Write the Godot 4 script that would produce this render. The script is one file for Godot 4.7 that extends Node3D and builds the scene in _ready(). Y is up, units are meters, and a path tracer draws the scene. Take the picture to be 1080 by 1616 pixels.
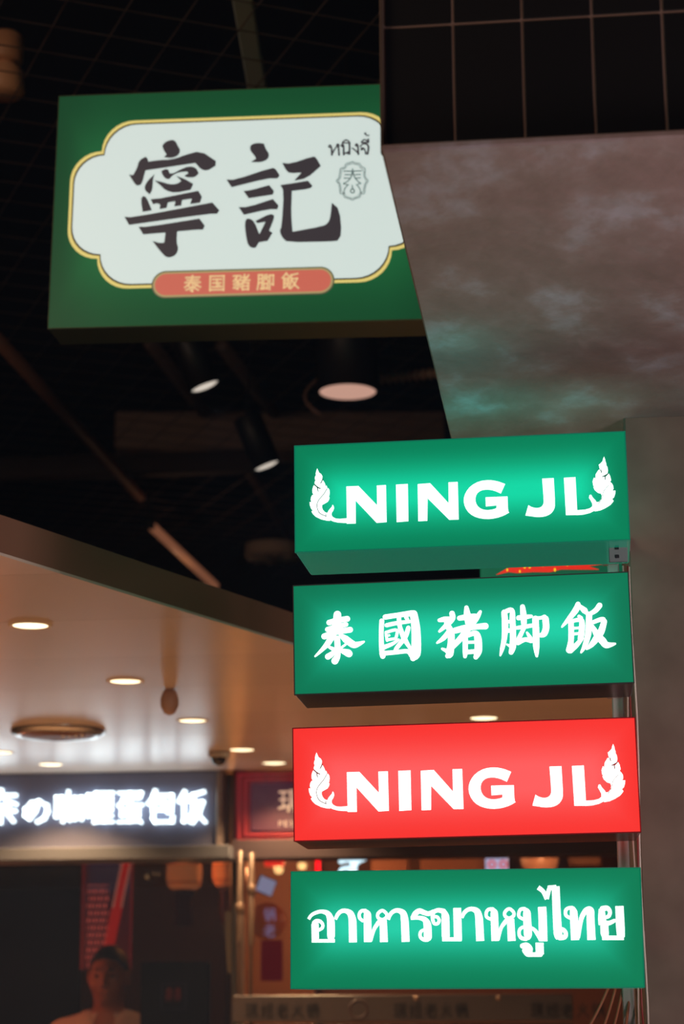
extends Node3D
# A street-food shop's stacked lightbox signs under a plastered bulkhead in a mall, other shops behind.
# World: metres, y up, floor at 0; x runs along the sign faces, z towards the viewer, the lens stands over the origin.

const EYE := 1.5
const FOCAL := 3258.6            # pixels, for the 1080 x 1616 frame
const PITCH := 13.3697
const YAW := 6.5575
const ROLL := -0.2512
const CEIL := 2.4                # lower ceiling
const SHOP_Z := -8.1             # plane of the shop fronts behind
const SOFFIT := 2.68

# ---- lettering: outlines (P straight, C rounded) and brush strokes (S round ends, B butt ends; x,y,width), tenths of a millimetre from the top left of each face
const NING_JI := [
	[
		"P 979,834 1206,834 1549,1218 1549,840 1718,838 1720,1542 1534,1549 1147,1108 1145,1545 979,1542 982,1440",
	],
	[
		"P 1907,838 2126,834 2123,1541 1907,1550",
	],
	[
		"P 2311,846 2543,838 2876,1234 2881,836 3052,836 3053,1547 2879,1545 2488,1120 2474,1547 2307,1549",
	],
	[
		"C 3925,912 3783,852 3632,822 3450,838 3296,917 3194,1037 3150,1175 3172,1316 3253,1444 3387,1527 3569,1563 3736,1550 3888,1505 3984,1451 3963,1427 3962,1150 3559,1149 3559,1320 3757,1309 3752,1364 3679,1387 3573,1395 3467,1367 3393,1294 3365,1184 3391,1076 3476,1010 3597,999 3718,1025 3841,1087",
	],
	[
		"C 4608,840 4820,839 4828,1339 4806,1431 4736,1514 4629,1556 4493,1561 4372,1537 4279,1521 4339,1331 4406,1375 4497,1395 4573,1378 4616,1322 4624,1253",
	],
	[
		"P 5006,842 5217,838 5225,1461 5226,1549 5018,1545",
	],
]
const ORNAMENT := [
	[
		"P 987,1440 851,1447 776,1438 720,1407 694,1367 699,1322 726,1284 743,1237 737,1195 718,1169 704,1208 675,1240 639,1281 622,1320 599,1319 571,1305 533,1259 517,1212 520,1165 549,1142 592,1129 625,1111 654,1065 661,1026 644,1010 657,995 665,934 661,886 637,846 614,877 619,828 603,792 593,832 582,771 563,728 537,687 508,740 512,702 526,665 532,618 513,578 471,545 453,502 434,462 418,510 406,559 411,591 392,623 389,661 402,692 385,722 385,760 409,813 371,781 355,813 340,867 341,924 363,974 339,969 316,1008 308,1057 319,1110 287,1101 290,1160 313,1229 347,1270 319,1283 344,1329 400,1387 503,1441 606,1468 658,1474 672,1462 719,1487 803,1511 906,1523 986,1528",
	],
	[
		"P 5210,1463 5370,1457 5454,1437 5502,1402 5503,1347 5475,1285 5447,1235 5460,1187 5490,1182 5518,1238 5564,1289 5581,1326 5628,1322 5671,1269 5684,1209 5668,1165 5615,1151 5557,1094 5537,1038 5556,1018 5535,1013 5525,934 5551,862 5579,878 5587,802 5643,717 5675,718 5661,684 5651,622 5678,602 5699,582 5724,555 5731,516 5753,472 5772,530 5777,573 5788,604 5790,650 5806,668 5814,739 5798,814 5752,846 5776,852 5825,795 5849,844 5863,924 5842,955 5870,979 5896,1023 5900,1086 5876,1122 5933,1122 5928,1176 5903,1245 5866,1275 5893,1315 5834,1385 5738,1442 5642,1481 5547,1495 5536,1483 5452,1522 5333,1547 5208,1552",
	],
]
const VEINS := [
	[
		"S 598,1388,13 476,1323,13 426,1200,11 451,1087,11 556,959,11 614,866,11",
		"S 388,774,17 435,823,23 491,853,17",
		"S 435,823,19 448,908,13",
		"S 540,675,15 502,749,17",
		"S 593,1388,11 594,1336,9",
	],
	[
		"S 5711,850,17 5753,836,22 5813,800,19",
		"S 5753,836,22 5760,913,14",
		"S 5684,721,17 5695,770,17",
		"S 5819,1019,8 5722,1125,8 5683,1257,8 5610,1364,8",
	],
]
const RICE_TITLE := [
	[
		"S 667,725,98 815,691,98 1002,669,103",
		"S 634,852,88 792,809,93 979,772,78",
		"S 573,978,108 790,907,98 1050,873,103",
		"S 822,583,138 804,740,147 741,915,127 649,1089,108 528,1222,69 398,1340,29",
		"S 867,960,59 963,1042,127 1098,1146,127 1176,1149,97 1299,1104,34",
		"S 807,1026,108 813,1184,107 805,1351,107 759,1437,127",
		"S 657,1178,49 753,1231,78",
		"S 773,1251,59 693,1317,98 633,1354,107",
		"S 871,1206,39 961,1141,39",
		"S 890,1256,78 996,1299,136 1020,1315,127",
	],
	[
		"S 1635,734,88 1619,969,83 1621,1264,92 1637,1382,97",
		"S 1700,663,93 1930,637,88 2184,613,107",
		"S 2222,629,136 2253,896,160 2253,1190,174 2238,1365,173 2188,1441,106",
		"S 1619,1332,87 1862,1322,77 2085,1311,77 2160,1382,96",
		"S 1721,816,73 1848,792,73 1984,777,68 2140,764,58",
		"S 1949,668,78 1963,855,78 2034,1064,97 2126,1234,63 2172,1304,58",
		"S 1702,953,44 1723,1096,49",
		"S 1707,948,53 1903,912,53 1884,1068,53",
		"S 1723,1086,53 1879,1068,44",
		"S 1705,1012,39 1764,1004,39",
		"S 1671,1217,82 1818,1163,63 1936,1090,39",
		"S 2117,881,78 2054,1045,87 1893,1245,73 1853,1302,39",
		"S 2084,683,78 2121,763,49",
	],
	[
		"S 2922,646,97 2924,733,107 2835,838,96 2681,968,43",
		"S 2687,762,64 2784,749,97 2892,754,96",
		"S 2814,827,86 2884,982,128 2888,1188,123 2849,1382,149 2815,1424,85",
		"S 2839,1349,85 2723,1290,43",
		"S 2852,980,86 2751,1096,86 2631,1178,32",
		"S 3188,548,75 3199,690,128 3221,843,128",
		"S 3053,738,86 3193,722,107 3343,706,75",
		"S 2970,963,107 3143,927,117 3357,908,96 3518,903,117",
		"S 3437,634,53 3363,751,96 3207,929,117 3073,1098,107 2928,1244,96 2884,1296,64",
		"S 3147,1122,96 3138,1360,90 3130,1446,64",
		"S 3181,1064,75 3332,1026,96 3376,1131,133 3373,1347,138 3326,1464,85",
		"S 3166,1188,53 3326,1189,53",
		"S 3159,1366,80 3319,1361,80",
	],
	[
		"S 3871,667,105 3876,901,115 3852,1144,95 3807,1327,76 3769,1452,29",
		"S 3881,657,77 4007,628,86 4014,809,105 4012,1102,110 3999,1295,119 3966,1401,86",
		"S 3961,1294,57 3896,1253,29",
		"S 3883,843,57 3989,838,57",
		"S 3877,999,76 3982,1003,76",
		"S 4205,573,86 4215,700,110 4218,847,105 4214,954,76",
		"S 4125,775,86 4241,765,86 4356,755,57",
		"S 4080,958,57 4214,944,76 4387,922,67",
		"S 4213,973,67 4151,1087,76 4099,1192,86",
		"S 4097,1231,86 4224,1178,76 4337,1202,85",
		"S 4267,1053,38 4320,1152,76 4327,1211,66",
		"S 4430,806,114 4428,1069,119 4423,1312,114 4425,1486,47",
		"S 4411,796,67 4526,791,57 4593,774,76",
		"S 4611,814,114 4613,979,119 4571,1084,114 4512,1111,76",
	],
	[
		"S 5208,568,89 5164,669,111 5047,812,88 4901,970,33",
		"S 5234,604,66 5319,687,110 5350,733,66",
		"S 5214,790,55 5257,820,55",
		"S 5065,892,99 5062,1084,99 5049,1242,99 5015,1398,121",
		"S 5055,880,55 5233,853,77 5263,922,99 5243,1114,110 5217,1203,88",
		"S 5082,1006,44 5226,1000,44",
		"S 5078,1110,44 5222,1104,50",
		"S 5251,1193,66 5146,1313,88 5031,1410,99",
		"S 5593,607,99 5517,695,88 5404,758,66",
		"S 5398,769,110 5385,927,110 5364,1119,110 5300,1319,88 5222,1451,33",
		"S 5440,918,66 5586,867,77 5641,870,99",
		"S 5662,904,99 5598,1083,121 5503,1214,121 5410,1323,88 5324,1393,33",
		"S 5448,986,66 5529,1148,121 5612,1252,131 5685,1334,120 5839,1317,33",
	],
]
const THAI_TITLE := [
	[
		"B 326,843,53 372,778,56 453,732,60 561,711,64 669,747,93 717,847,126 727,939,136 728,1137,135 729,1223,66",
		"B 383,1220,59 796,1223,58",
		"B 441,924,128 445,1135,128 446,1187,128",
		"S 434,910,93 468,878,73 535,885,60 579,938,53 570,997,56 516,1032,51",
	],
	[
		"B 805,850,56 851,762,67 912,710,69 992,704,77 1074,751,113 1108,851,133 1115,956,138 1119,1252,140",
	],
	[
		"S 1296,879,53 1242,832,56 1235,760,56 1275,707,56 1343,705,66",
		"B 1343,708,66 1376,761,126 1381,853,133 1383,1248,132",
		"B 1436,1229,53 1492,1039,60 1565,927,73 1605,875,60",
		"S 1646,869,56 1572,829,56 1569,756,56 1645,704,56 1719,758,56 1719,823,56 1646,869,56",
		"B 1659,869,126 1666,1040,130 1670,1250,139",
	],
	[
		"B 1749,863,56 1789,771,66 1856,715,69 1937,707,79 2017,754,112 2040,859,132 2048,965,137 2056,1248,140",
	],
	[
		"S 2560,733,79 2466,765,79 2386,744,87 2306,717,90 2232,763,93 2185,828,66",
		"B 2152,841,58 2292,835,66 2393,865,92 2440,942,132 2448,1047,140 2448,1178,140 2440,1218,79",
		"S 2440,1211,79 2373,1211,66 2317,1164,55 2322,1085,55 2370,1047,47",
	],
	[
		"S 2540,871,58 2567,937,55 2627,937,55 2654,878,55 2620,825,53 2560,818,58",
		"S 2544,890,58 2536,818,58 2560,739,66 2640,707,74 2734,728,92",
		"B 2734,721,79 2763,807,132 2765,919,138 2767,1155,139 2771,1221,79",
		"B 2704,1210,66 3041,1212,66",
		"B 2975,671,137 2981,1183,139 2981,1222,118",
	],
	[
		"B 3053,841,55 3100,754,66 3167,702,68 3247,693,79 3327,736,112 3357,842,131 3362,947,136 3372,1243,139",
	],
	[
		"S 3560,870,52 3493,830,55 3487,757,55 3527,701,55 3601,697,66",
		"B 3594,699,66 3624,752,125 3629,844,131 3635,1244,131",
		"B 3685,1225,52 3739,1029,59 3813,925,72 3853,872,59",
		"S 3890,860,55 3817,820,55 3816,748,55 3891,693,55 3964,749,55 3964,815,55 3890,860,55",
		"B 3913,866,124 3916,1017,128 3924,1246,137",
	],
	[
		"S 4132,875,52 4063,829,55 4060,763,55 4093,704,55 4160,698,65",
		"B 4167,698,65 4197,758,131 4201,863,137 4208,1138,141 4183,1216,65",
		"S 4170,1216,65 4090,1195,63 4054,1123,55 4078,1038,55 4158,1000,50",
		"B 4264,1020,50 4337,1073,63 4435,1218,91",
		"B 4466,666,144 4472,826,144 4472,1255,146",
	],
	[
		"S 4110,1333,86 4183,1320,86 4229,1386,117 4221,1477,78",
		"S 4155,1411,104 4195,1464,104 4228,1477,78",
		"S 4208,1481,76 4420,1483,75",
		"B 4408,1280,137 4407,1479,141",
	],
	[
		"B 4408,330,81 4493,400,74 4557,530,81",
		"B 4554,530,68 4599,361,74 4641,332,64",
		"B 4575,336,71 4722,338,97",
		"B 4714,314,135 4719,701,138 4732,1120,147 4756,1201,96",
		"S 4764,1193,96 4846,1185,80 4869,1121,70 4822,1060,74 4749,1059,80",
	],
	[
		"S 4950,862,55 4882,816,58 4876,735,58 4923,692,58 4989,691,74",
		"B 4989,680,72 5013,753,128 5018,865,135 5028,1238,141",
		"B 5082,1204,58 5142,883,77 5225,739,90 5291,694,64",
		"B 5258,691,64 5306,739,128 5305,868,134 5311,1238,144",
	],
	[
		"B 5502,709,96 5504,870,134 5509,983,134",
		"S 5519,709,96 5600,697,80 5645,759,67 5623,831,64 5574,855,54",
		"S 5500,942,96 5613,955,77 5720,912,58",
		"B 5540,967,134 5543,1127,140 5554,1200,96",
		"B 5497,1204,73 5870,1207,73",
		"B 5812,664,141 5817,1034,147 5822,1194,127",
	],
]
const SHOP_NAME := [
	[
		"C 2938,1420 3124,1368 3220,1431 3271,1548 3346,1666 3310,1797 3203,1865 3079,1887 2905,1855 2981,1785 2899,1666 2857,1533",
		"C 2250,1923 2419,1824 2484,1882 2496,1965 2830,1928 3018,1934 3266,1894 3451,1818 3885,1709 4298,2013 4295,2144 4072,2284 3900,2228 3754,2049 2433,2210 2352,2584 2260,2630 2181,2611 1992,2309 2108,2330 2210,2120",
		"C 2687,2317 2644,2430 2639,2758 2566,2886 2437,2767 2423,2652 2505,2491",
		"C 2677,2497 2850,2536 3103,2626 3289,2616 3396,2538 3251,2386 3472,2475 3719,2631 3652,2792 3235,2869 2983,2786 2838,2634",
		"C 2856,2241 2963,2186 3042,2208 3077,2314 3186,2318 3339,2225 3585,2129 3774,2175 3856,2341 3751,2452 3533,2445 3469,2393 3576,2332 3543,2281 3341,2291 3187,2351 3067,2478 2972,2458 2881,2340",
		"C 2336,3009 2395,2920 2491,2965 2644,3329 2396,3363",
		"P 2595,3018 2866,3001 3855,2825 3959,2998 3911,3159 3649,3189 3691,3038 3434,3072 3417,3224 3231,3241 3258,3098 3063,3124 3031,3276 2845,3303 2856,3173 2762,3137 2669,3167",
		"C 1917,3484 2136,3508 4237,3163 4428,3387 4369,3482 4153,3475 2050,3716",
		"C 2302,3773 2551,3781 3909,3597 4054,3796 4011,3907 3825,3902 3331,3935 3326,4241 3383,4404 3321,4579 3169,4649 3044,4626 2867,4421 2682,4173 2892,4244 3000,4231 3022,3957 2434,3988",
	],
	[
		"C 5251,1571 5405,1544 5561,1574 5602,1707 5710,1875 5667,2017 5495,2092 5224,2075 5357,1985 5316,1902 5197,1754 5194,1631",
		"C 4589,2538 4810,2558 5787,2246 5885,2290 5993,2477 5929,2556 5659,2547 4730,2759",
		"C 5049,2872 5242,2858 5721,2732 5851,2899 5823,2999 5189,3080",
		"C 4933,3314 5176,3322 5825,3121 5982,3308 5946,3408 5716,3401 5073,3533",
		"C 5102,3764 5145,3645 5241,3640 5358,3732 5493,4078 5646,3741 5436,3775 5377,3713 5757,3523 5865,3567 5867,3668 5748,3986 5837,4049 5715,4266 5486,4299 5413,4437 5318,4454 5201,4371 5137,4088",
		"C 6047,2124 6267,2161 6860,1970 6938,2009 7068,2250 6698,2583 6372,2632 6560,2415 6253,2425 6155,2340",
		"C 6009,2742 6278,2710 6737,2645 6855,2791 6798,2870 6320,2915 6313,3561 6360,4037 7140,3909 7272,3833 7334,3674 7366,3273 7571,3461 7637,4145 7526,4321 7298,4334 6232,4322 6096,4198 6016,4014 6071,3875 6109,2908",
	],
]
const SMALL_THAI := [
	[
		"S 7328,1716,39 7295,1745,39 7262,1714,39 7294,1676,39 7328,1716,39 7343,1825,54 7350,1952,54",
		"S 7350,1942,39 7425,1789,39 7488,1703,39",
		"S 7530,1679,39 7497,1654,39 7470,1688,39 7498,1723,39 7530,1679,39 7520,1753,50 7538,1959,54",
	],
	[
		"S 7654,1695,39 7617,1668,39 7589,1697,39 7623,1733,39 7654,1695,39 7655,1816,54 7659,1954,54",
		"S 7659,1944,39 7739,1898,39",
		"S 7776,1880,39 7813,1910,38 7786,1943,38 7749,1914,39 7776,1880,39",
		"S 7806,1665,54 7810,1940,54",
		"S 7616,1623,39 7680,1559,39 7753,1561,39 7819,1636,39",
		"S 7616,1627,39 7819,1636,39",
	],
	[
		"S 8022,1697,39 7988,1668,39 7961,1698,39 7991,1731,39 8022,1697,39 8032,1830,54 8041,1958,54",
		"S 8041,1948,38 7968,1857,38 7881,1782,39",
	],
	[
		"S 8087,1744,38 8150,1682,38 8242,1681,50 8303,1762,54 8282,1957,54",
		"S 8272,1956,38 8226,1945,38",
		"S 8161,1815,38 8134,1844,38 8106,1817,38 8138,1785,38 8197,1817,38 8236,1955,46",
		"S 8113,1629,39 8167,1565,39 8241,1573,39 8297,1634,38",
		"S 8113,1633,39 8302,1636,38",
		"S 8296,1546,46 8302,1640,46",
		"S 8193,1395,35 8224,1371,35 8239,1436,35 8313,1445,35",
	],
]
const EMBLEM := [
	[
		"S 7893,2154,23 7982,2200,23 8073,2213,23 8129,2302,23 8222,2364,23 8220,2520,23 8246,2618,23 8307,2697,23 8254,2793,23 8227,2908,23 8211,3043,23 8123,3063,23 8084,3151,23 7975,3180,23 7902,3220,23 7810,3175,23 7700,3138,23 7659,3054,23 7580,3022,23 7565,2886,23 7534,2749,23 7474,2679,23 7537,2593,23 7559,2458,23 7580,2341,23 7671,2306,23 7725,2210,23 7807,2189,23 7893,2154,23",
		"S 7894,2206,19 7982,2243,19 8052,2261,19 8102,2344,19 8182,2402,19 8183,2538,19 8210,2636,19 8258,2700,19 8215,2782,19 8187,2907,19 8170,3003,19 8086,3029,19 8047,3115,19 7965,3141,19 7902,3172,19 7819,3136,19 7727,3100,19 7695,3016,19 7616,2984,19 7605,2887,19 7574,2750,19 7525,2680,19 7579,2604,19 7600,2479,19 7620,2372,19 7699,2342,19 7762,2246,19 7817,2233,19 7894,2206,19",
		"S 7663,2415,31 8131,2423,31",
		"S 7692,2513,31 7839,2516,31",
		"S 7967,2521,31 8104,2519,31",
		"S 7675,2608,31 7803,2612,31",
		"S 7986,2618,31 8105,2613,31",
		"S 7895,2353,35 7897,2450,34",
		"S 7889,2430,42 7858,2585,34 7768,2698,31 7655,2753,27",
		"S 7904,2431,42 7949,2588,34 8042,2708,31 8120,2769,27",
		"S 7668,2769,31 7805,2797,23",
		"S 7989,2803,23 8116,2765,31",
		"S 7769,2815,31 7697,2900,31 7671,3044,27",
		"S 8025,2824,31 8090,2913,31 8116,3040,27",
		"S 7888,2800,23 7902,2916,42",
		"S 7902,2907,34 7945,2947,34 7936,3011,34 7896,3023,34 7854,2992,34 7858,2934,34 7902,2907,34",
	],
]
# plain print characters on a 100 x 100 grid, one polyline per stroke
const PRINT := {
	"泰": "10,12 90,12|18,28 82,28|6,43 94,43|48,2 44,28 30,52 5,72|54,43 70,60 96,72|50,52 50,97 40,92|22,62 38,72|14,88 42,76|78,56 58,72|56,74 84,90",
	"国": "10,8 10,96|10,8 90,8 90,96|10,92 90,92|26,28 74,28|28,50 72,50|24,74 76,74|50,28 50,74|58,58 66,66",
	"豬": "4,10 44,10|24,10 20,26 4,42|14,28 30,50 30,90 20,88|28,42 6,62|30,58 6,84|42,28 32,44|32,46 46,80|50,20 86,20|68,4 68,38|46,38 98,38|92,8 70,40 48,60|58,54 58,96|58,54 92,54 92,96|58,74 92,74|58,94 92,94",
	"腳": "8,8 8,60 2,96|8,8 28,8 28,94 22,92|8,32 28,32|8,56 28,56|44,10 36,28|54,8 64,24|50,24 34,54|50,26 66,50|40,62 40,94|40,62 60,62 60,94|40,90 60,90|74,12 74,98|74,12 94,12 94,70 86,66",
	"飯": "26,2 4,30|26,6 48,26|14,34 14,90 30,82|14,34 40,34 40,64|14,48 40,48|14,64 40,64|28,66 46,90|92,6 56,14|56,14 56,50 46,94|58,36 90,36 76,70 54,96|62,46 78,76 98,94",
	"奈": "8,16 92,16|50,0 44,22 8,46|52,18 70,32 94,42|26,46 74,46|8,62 92,62|50,62 50,96 38,94|28,72 12,92|72,72 88,92",
	"の": "56,18 46,50 26,80 12,68 12,44 34,20 60,14 86,30 90,54 78,80 56,92",
	"咖": "4,20 4,80|4,20 24,20 24,80|4,74 24,74|32,26 62,26 60,80 52,90|46,4 44,50 28,94|70,22 70,88|70,22 94,22 94,88|70,82 94,82",
	"喱": "4,14 4,78|4,14 24,14 24,78|4,72 24,72|34,8 98,8|36,8 36,60 28,96|46,22 46,60|46,22 92,22 92,60|46,40 92,40|46,58 92,58|69,22 69,94|44,76 94,76|38,94 98,94",
	"蛋": "10,8 90,8 84,22|50,8 50,40|50,24 80,24|26,20 22,36 8,46|24,32 50,44 92,44|20,56 20,76|20,56 80,56 80,76|20,74 80,74|50,46 50,94|10,94 86,92|76,82 90,96",
	"包": "28,2 22,20 4,40|22,16 90,16 88,64 76,66|22,36 62,36 62,58|22,58 62,58|22,36 22,84 30,94 92,94 94,80",
	"饭": "24,4 4,34|20,20 44,20 40,32|22,34 22,92 42,78|92,6 56,14|56,14 56,50 46,94|58,36 90,36 76,70 54,96|62,46 78,76 98,94",
	"珮": "4,12 36,12|6,46 34,46|2,84 38,76|20,12 20,80|50,8 50,60 42,96|50,8 90,8 90,84 98,94|58,24 82,24|62,42 62,78|62,42 80,42 80,74|71,26 71,96",
	"姐": "22,4 10,56 40,92|38,30 28,70 4,96|4,32 46,32|60,8 60,92|60,8 90,8 90,92|60,34 90,34|60,60 90,60|48,94 100,94",
	"老": "18,18 78,18|46,2 46,42|4,42 96,42|88,10 60,44 6,78|38,56 38,88 46,94 88,94 90,80|80,54 40,70",
	"火": "22,24 28,48|80,20 66,46|50,4 48,40 36,70 6,96|50,40 66,72 96,96",
	"锅": "24,2 6,34|18,20 40,20|10,40 40,40|8,60 40,60|24,40 24,92 40,80|56,8 56,34|56,8 90,8 90,34|56,34 90,34|48,46 48,98|48,46 96,46 96,92 88,90|72,36 70,56 54,78|72,56 90,76",
	"井": "6,30 94,30|4,64 96,64|34,6 34,60 18,96|66,6 66,96",
	"P": "14,98 14,2|14,6 60,6 78,20 78,36 60,52 14,52",
	"E": "78,4 14,4 14,96 78,96|14,50 66,50",
	"I": "50,2 50,98",
}

var rng := RandomNumberGenerator.new()
var look := Basis.from_euler(Vector3(deg_to_rad(PITCH), deg_to_rad(YAW), deg_to_rad(ROLL)))
var mats := {}

# ---------------------------------------------------------------- helpers
func spot(px: float, py: float, z: float) -> Vector3:      # where the line of sight through a point of the frame meets the plane at depth z
	var d := look * Vector3((px - 540.0) / FOCAL, -(py - 808.0) / FOCAL, -1.0)
	return d * (z / d.z) + Vector3(0, EYE, 0)

func level(px: float, py: float, y: float) -> Vector3:     # the same with a level plane at height y
	var d := look * Vector3((px - 540.0) / FOCAL, -(py - 808.0) / FOCAL, -1.0)
	return d * ((y - EYE) / d.y) + Vector3(0, EYE, 0)

func begin(smooth := false) -> SurfaceTool:
	var st := SurfaceTool.new()
	st.begin(Mesh.PRIMITIVE_TRIANGLES)
	st.set_smooth_group(0 if smooth else -1)
	return st

func part(called: String, st: SurfaceTool, m: Material, parent: Node = self) -> MeshInstance3D:
	st.generate_normals()
	return put(called, st.commit(), m, parent)

func put(called: String, mesh: Mesh, m: Material, parent: Node = self) -> MeshInstance3D:
	var o := MeshInstance3D.new()
	o.name = numbered(called, parent)
	o.mesh = mesh
	o.material_override = m
	o.cast_shadow = GeometryInstance3D.SHADOW_CASTING_SETTING_ON
	parent.add_child(o, true)
	return o

func numbered(called: String, parent: Node) -> String:
	var n := called
	var k := 0
	while parent.has_node(NodePath(n)):
		k += 1
		n = "%s_%03d" % [called, k]
	return n

func thing(called: String, label: String, category: String, where := Vector3.ZERO, group := "") -> Node3D:
	var o := Node3D.new()
	o.name = numbered(called, self)
	add_child(o)
	o.position = where
	return tag(o, label, category, group)

func tag(o: Node3D, label: String, category: String, group := "") -> Node3D:
	o.set_meta("label", label)
	o.set_meta("category", category)
	if group:
		o.set_meta("group", group)
	return o

func struct(o: Node3D, label := "") -> Node3D:
	o.set_meta("kind", "structure")
	if label:
		o.set_meta("label", label)
	return o

func node(called: String, where := Vector3.ZERO) -> Node3D:
	var o := Node3D.new()
	o.name = numbered(called, self)
	o.position = where
	add_child(o)
	return o

func paint(c: Color, rough := 0.6, metal := 0.0, spec := 0.5) -> StandardMaterial3D:
	var key := [c, rough, metal, spec]
	if not mats.has(key):
		var m := StandardMaterial3D.new()
		m.albedo_color = c
		m.roughness = rough
		m.metallic = metal
		m.metallic_specular = spec
		mats[key] = m
	return mats[key]

func glow(c: Color, energy: float, base := Color(0.5, 0.5, 0.5), rough := 0.4) -> StandardMaterial3D:
	var m := StandardMaterial3D.new()
	m.albedo_color = base
	m.roughness = rough
	m.emission_enabled = true
	m.emission = c
	m.emission_energy_multiplier = energy
	return m

func noise_tex(freq: float, ramp: Array, seed_ := 1, octaves := 5, size := 512) -> NoiseTexture2D:
	var n := FastNoiseLite.new()
	n.seed = seed_
	n.frequency = freq
	n.fractal_octaves = octaves
	var t := NoiseTexture2D.new()
	t.width = size
	t.height = size
	t.seamless = true
	t.noise = n
	var g := Gradient.new()
	g.offsets = PackedFloat32Array(ramp.map(func(r): return r[0]))
	g.colors = PackedColorArray(ramp.map(func(r): return r[1]))
	t.color_ramp = g
	return t

func bump_tex(freq: float, strength: float, seed_ := 5, size := 512) -> NoiseTexture2D:
	var n := FastNoiseLite.new()
	n.seed = seed_
	n.frequency = freq
	var t := NoiseTexture2D.new()
	t.width = size
	t.height = size
	t.seamless = true
	t.as_normal_map = true
	t.bump_strength = strength
	t.noise = n
	return t

# ---- shapes; every triangle is turned so that its front looks along n
func tri(st: SurfaceTool, a: Vector3, b: Vector3, c: Vector3, n: Vector3) -> void:
	if (a - c).cross(a - b).dot(n) < 0.0:
		var t := b
		b = c
		c = t
	st.add_vertex(a)
	st.add_vertex(b)
	st.add_vertex(c)

func quad(st: SurfaceTool, a: Vector3, b: Vector3, c: Vector3, d: Vector3, n: Vector3) -> void:
	tri(st, a, b, c, n)
	tri(st, a, c, d, n)

func box(st: SurfaceTool, at: Vector3, size: Vector3, bevel := 0.0, b := Basis.IDENTITY) -> void:
	var h := size / 2.0
	var ax := [Vector3.RIGHT, Vector3.UP, Vector3.BACK]
	var corner := func(a: int, s: Vector3) -> Vector3:
		var p := Vector3()
		for k in 3:
			p[k] = s[k] * (h[k] - (0.0 if k == a else bevel))
		return at + b * p
	for a in 3:
		var u: int = (a + 1) % 3
		var v: int = (a + 2) % 3
		for s in [-1.0, 1.0]:
			var q := []
			for uv in [[-1.0, -1.0], [1.0, -1.0], [1.0, 1.0], [-1.0, 1.0]]:
				var sg := Vector3()
				sg[a] = s
				sg[u] = uv[0]
				sg[v] = uv[1]
				q.append(corner.call(a, sg))
			quad(st, q[0], q[1], q[2], q[3], b * (ax[a] * s))
			if bevel > 0.0:
				for s2 in [-1.0, 1.0]:
					var e := []
					for w in [-1.0, 1.0]:
						var sg := Vector3()
						sg[a] = s
						sg[u] = s2
						sg[v] = w
						e.append(corner.call(a, sg))
						e.append(corner.call(u, sg))
					quad(st, e[0], e[1], e[3], e[2], b * (ax[a] * s + ax[u] * s2))
	if bevel > 0.0:
		for sx in [-1.0, 1.0]:
			for sy in [-1.0, 1.0]:
				for sz in [-1.0, 1.0]:
					var sg := Vector3(sx, sy, sz)
					tri(st, corner.call(0, sg), corner.call(1, sg), corner.call(2, sg), b * sg)

func prism(st: SurfaceTool, poly: PackedVector2Array, z0: float, z1: float, t := Transform3D.IDENTITY) -> void:
	if Geometry2D.is_polygon_clockwise(poly):
		poly.reverse()
	var idx := Geometry2D.triangulate_polygon(poly)
	if idx.is_empty():
		push_warning("an outline crosses itself")
	var v := func(p: Vector2, z: float) -> Vector3: return t * Vector3(p.x, p.y, z)
	for k in range(0, idx.size(), 3):
		for zz in [[z1, 1.0], [z0, -1.0]]:
			tri(st, v.call(poly[idx[k]], zz[0]), v.call(poly[idx[k + 1]], zz[0]), v.call(poly[idx[k + 2]], zz[0]), t.basis * Vector3(0, 0, zz[1]))
	for k in poly.size():
		var p := poly[k]
		var q := poly[(k + 1) % poly.size()]
		var d := q - p
		# the area of a polygon listed counterclockwise lies to the left of each edge
		var n := Vector3(d.y, -d.x, 0) * (1.0 if not Geometry2D.is_polygon_clockwise(poly) else -1.0)
		quad(st, v.call(p, z0), v.call(q, z0), v.call(q, z1), v.call(p, z1), t.basis * n)

func tube(st: SurfaceTool, pts: Array, r: float, sides := 8, r_end := -1.0) -> void:
	var rings := []
	var up := Vector3.UP
	for i in pts.size():
		var d: Vector3 = (pts[mini(i + 1, pts.size() - 1)] - pts[maxi(i - 1, 0)]).normalized()
		if absf(d.dot(up)) > 0.95:
			up = Vector3.RIGHT
		var u := d.cross(up).normalized()
		var w := u.cross(d).normalized()
		up = w
		var rr := r if r_end < 0.0 else lerpf(r, r_end, float(i) / (pts.size() - 1))
		var ring := []
		for k in sides:
			var a := TAU * k / sides
			ring.append(pts[i] + (u * cos(a) + w * sin(a)) * rr)
		rings.append(ring)
	for i in pts.size() - 1:
		for k in sides:
			var k2 := (k + 1) % sides
			var mid: Vector3 = (rings[i][k] + rings[i][k2]) / 2.0 - pts[i]
			quad(st, rings[i][k], rings[i][k2], rings[i + 1][k2], rings[i + 1][k], mid)
	for e in [[0, 1], [pts.size() - 1, pts.size() - 2]]:
		for k in sides:
			tri(st, pts[e[0]], rings[e[0]][k], rings[e[0]][(k + 1) % sides], pts[e[0]] - pts[e[1]])

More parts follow.
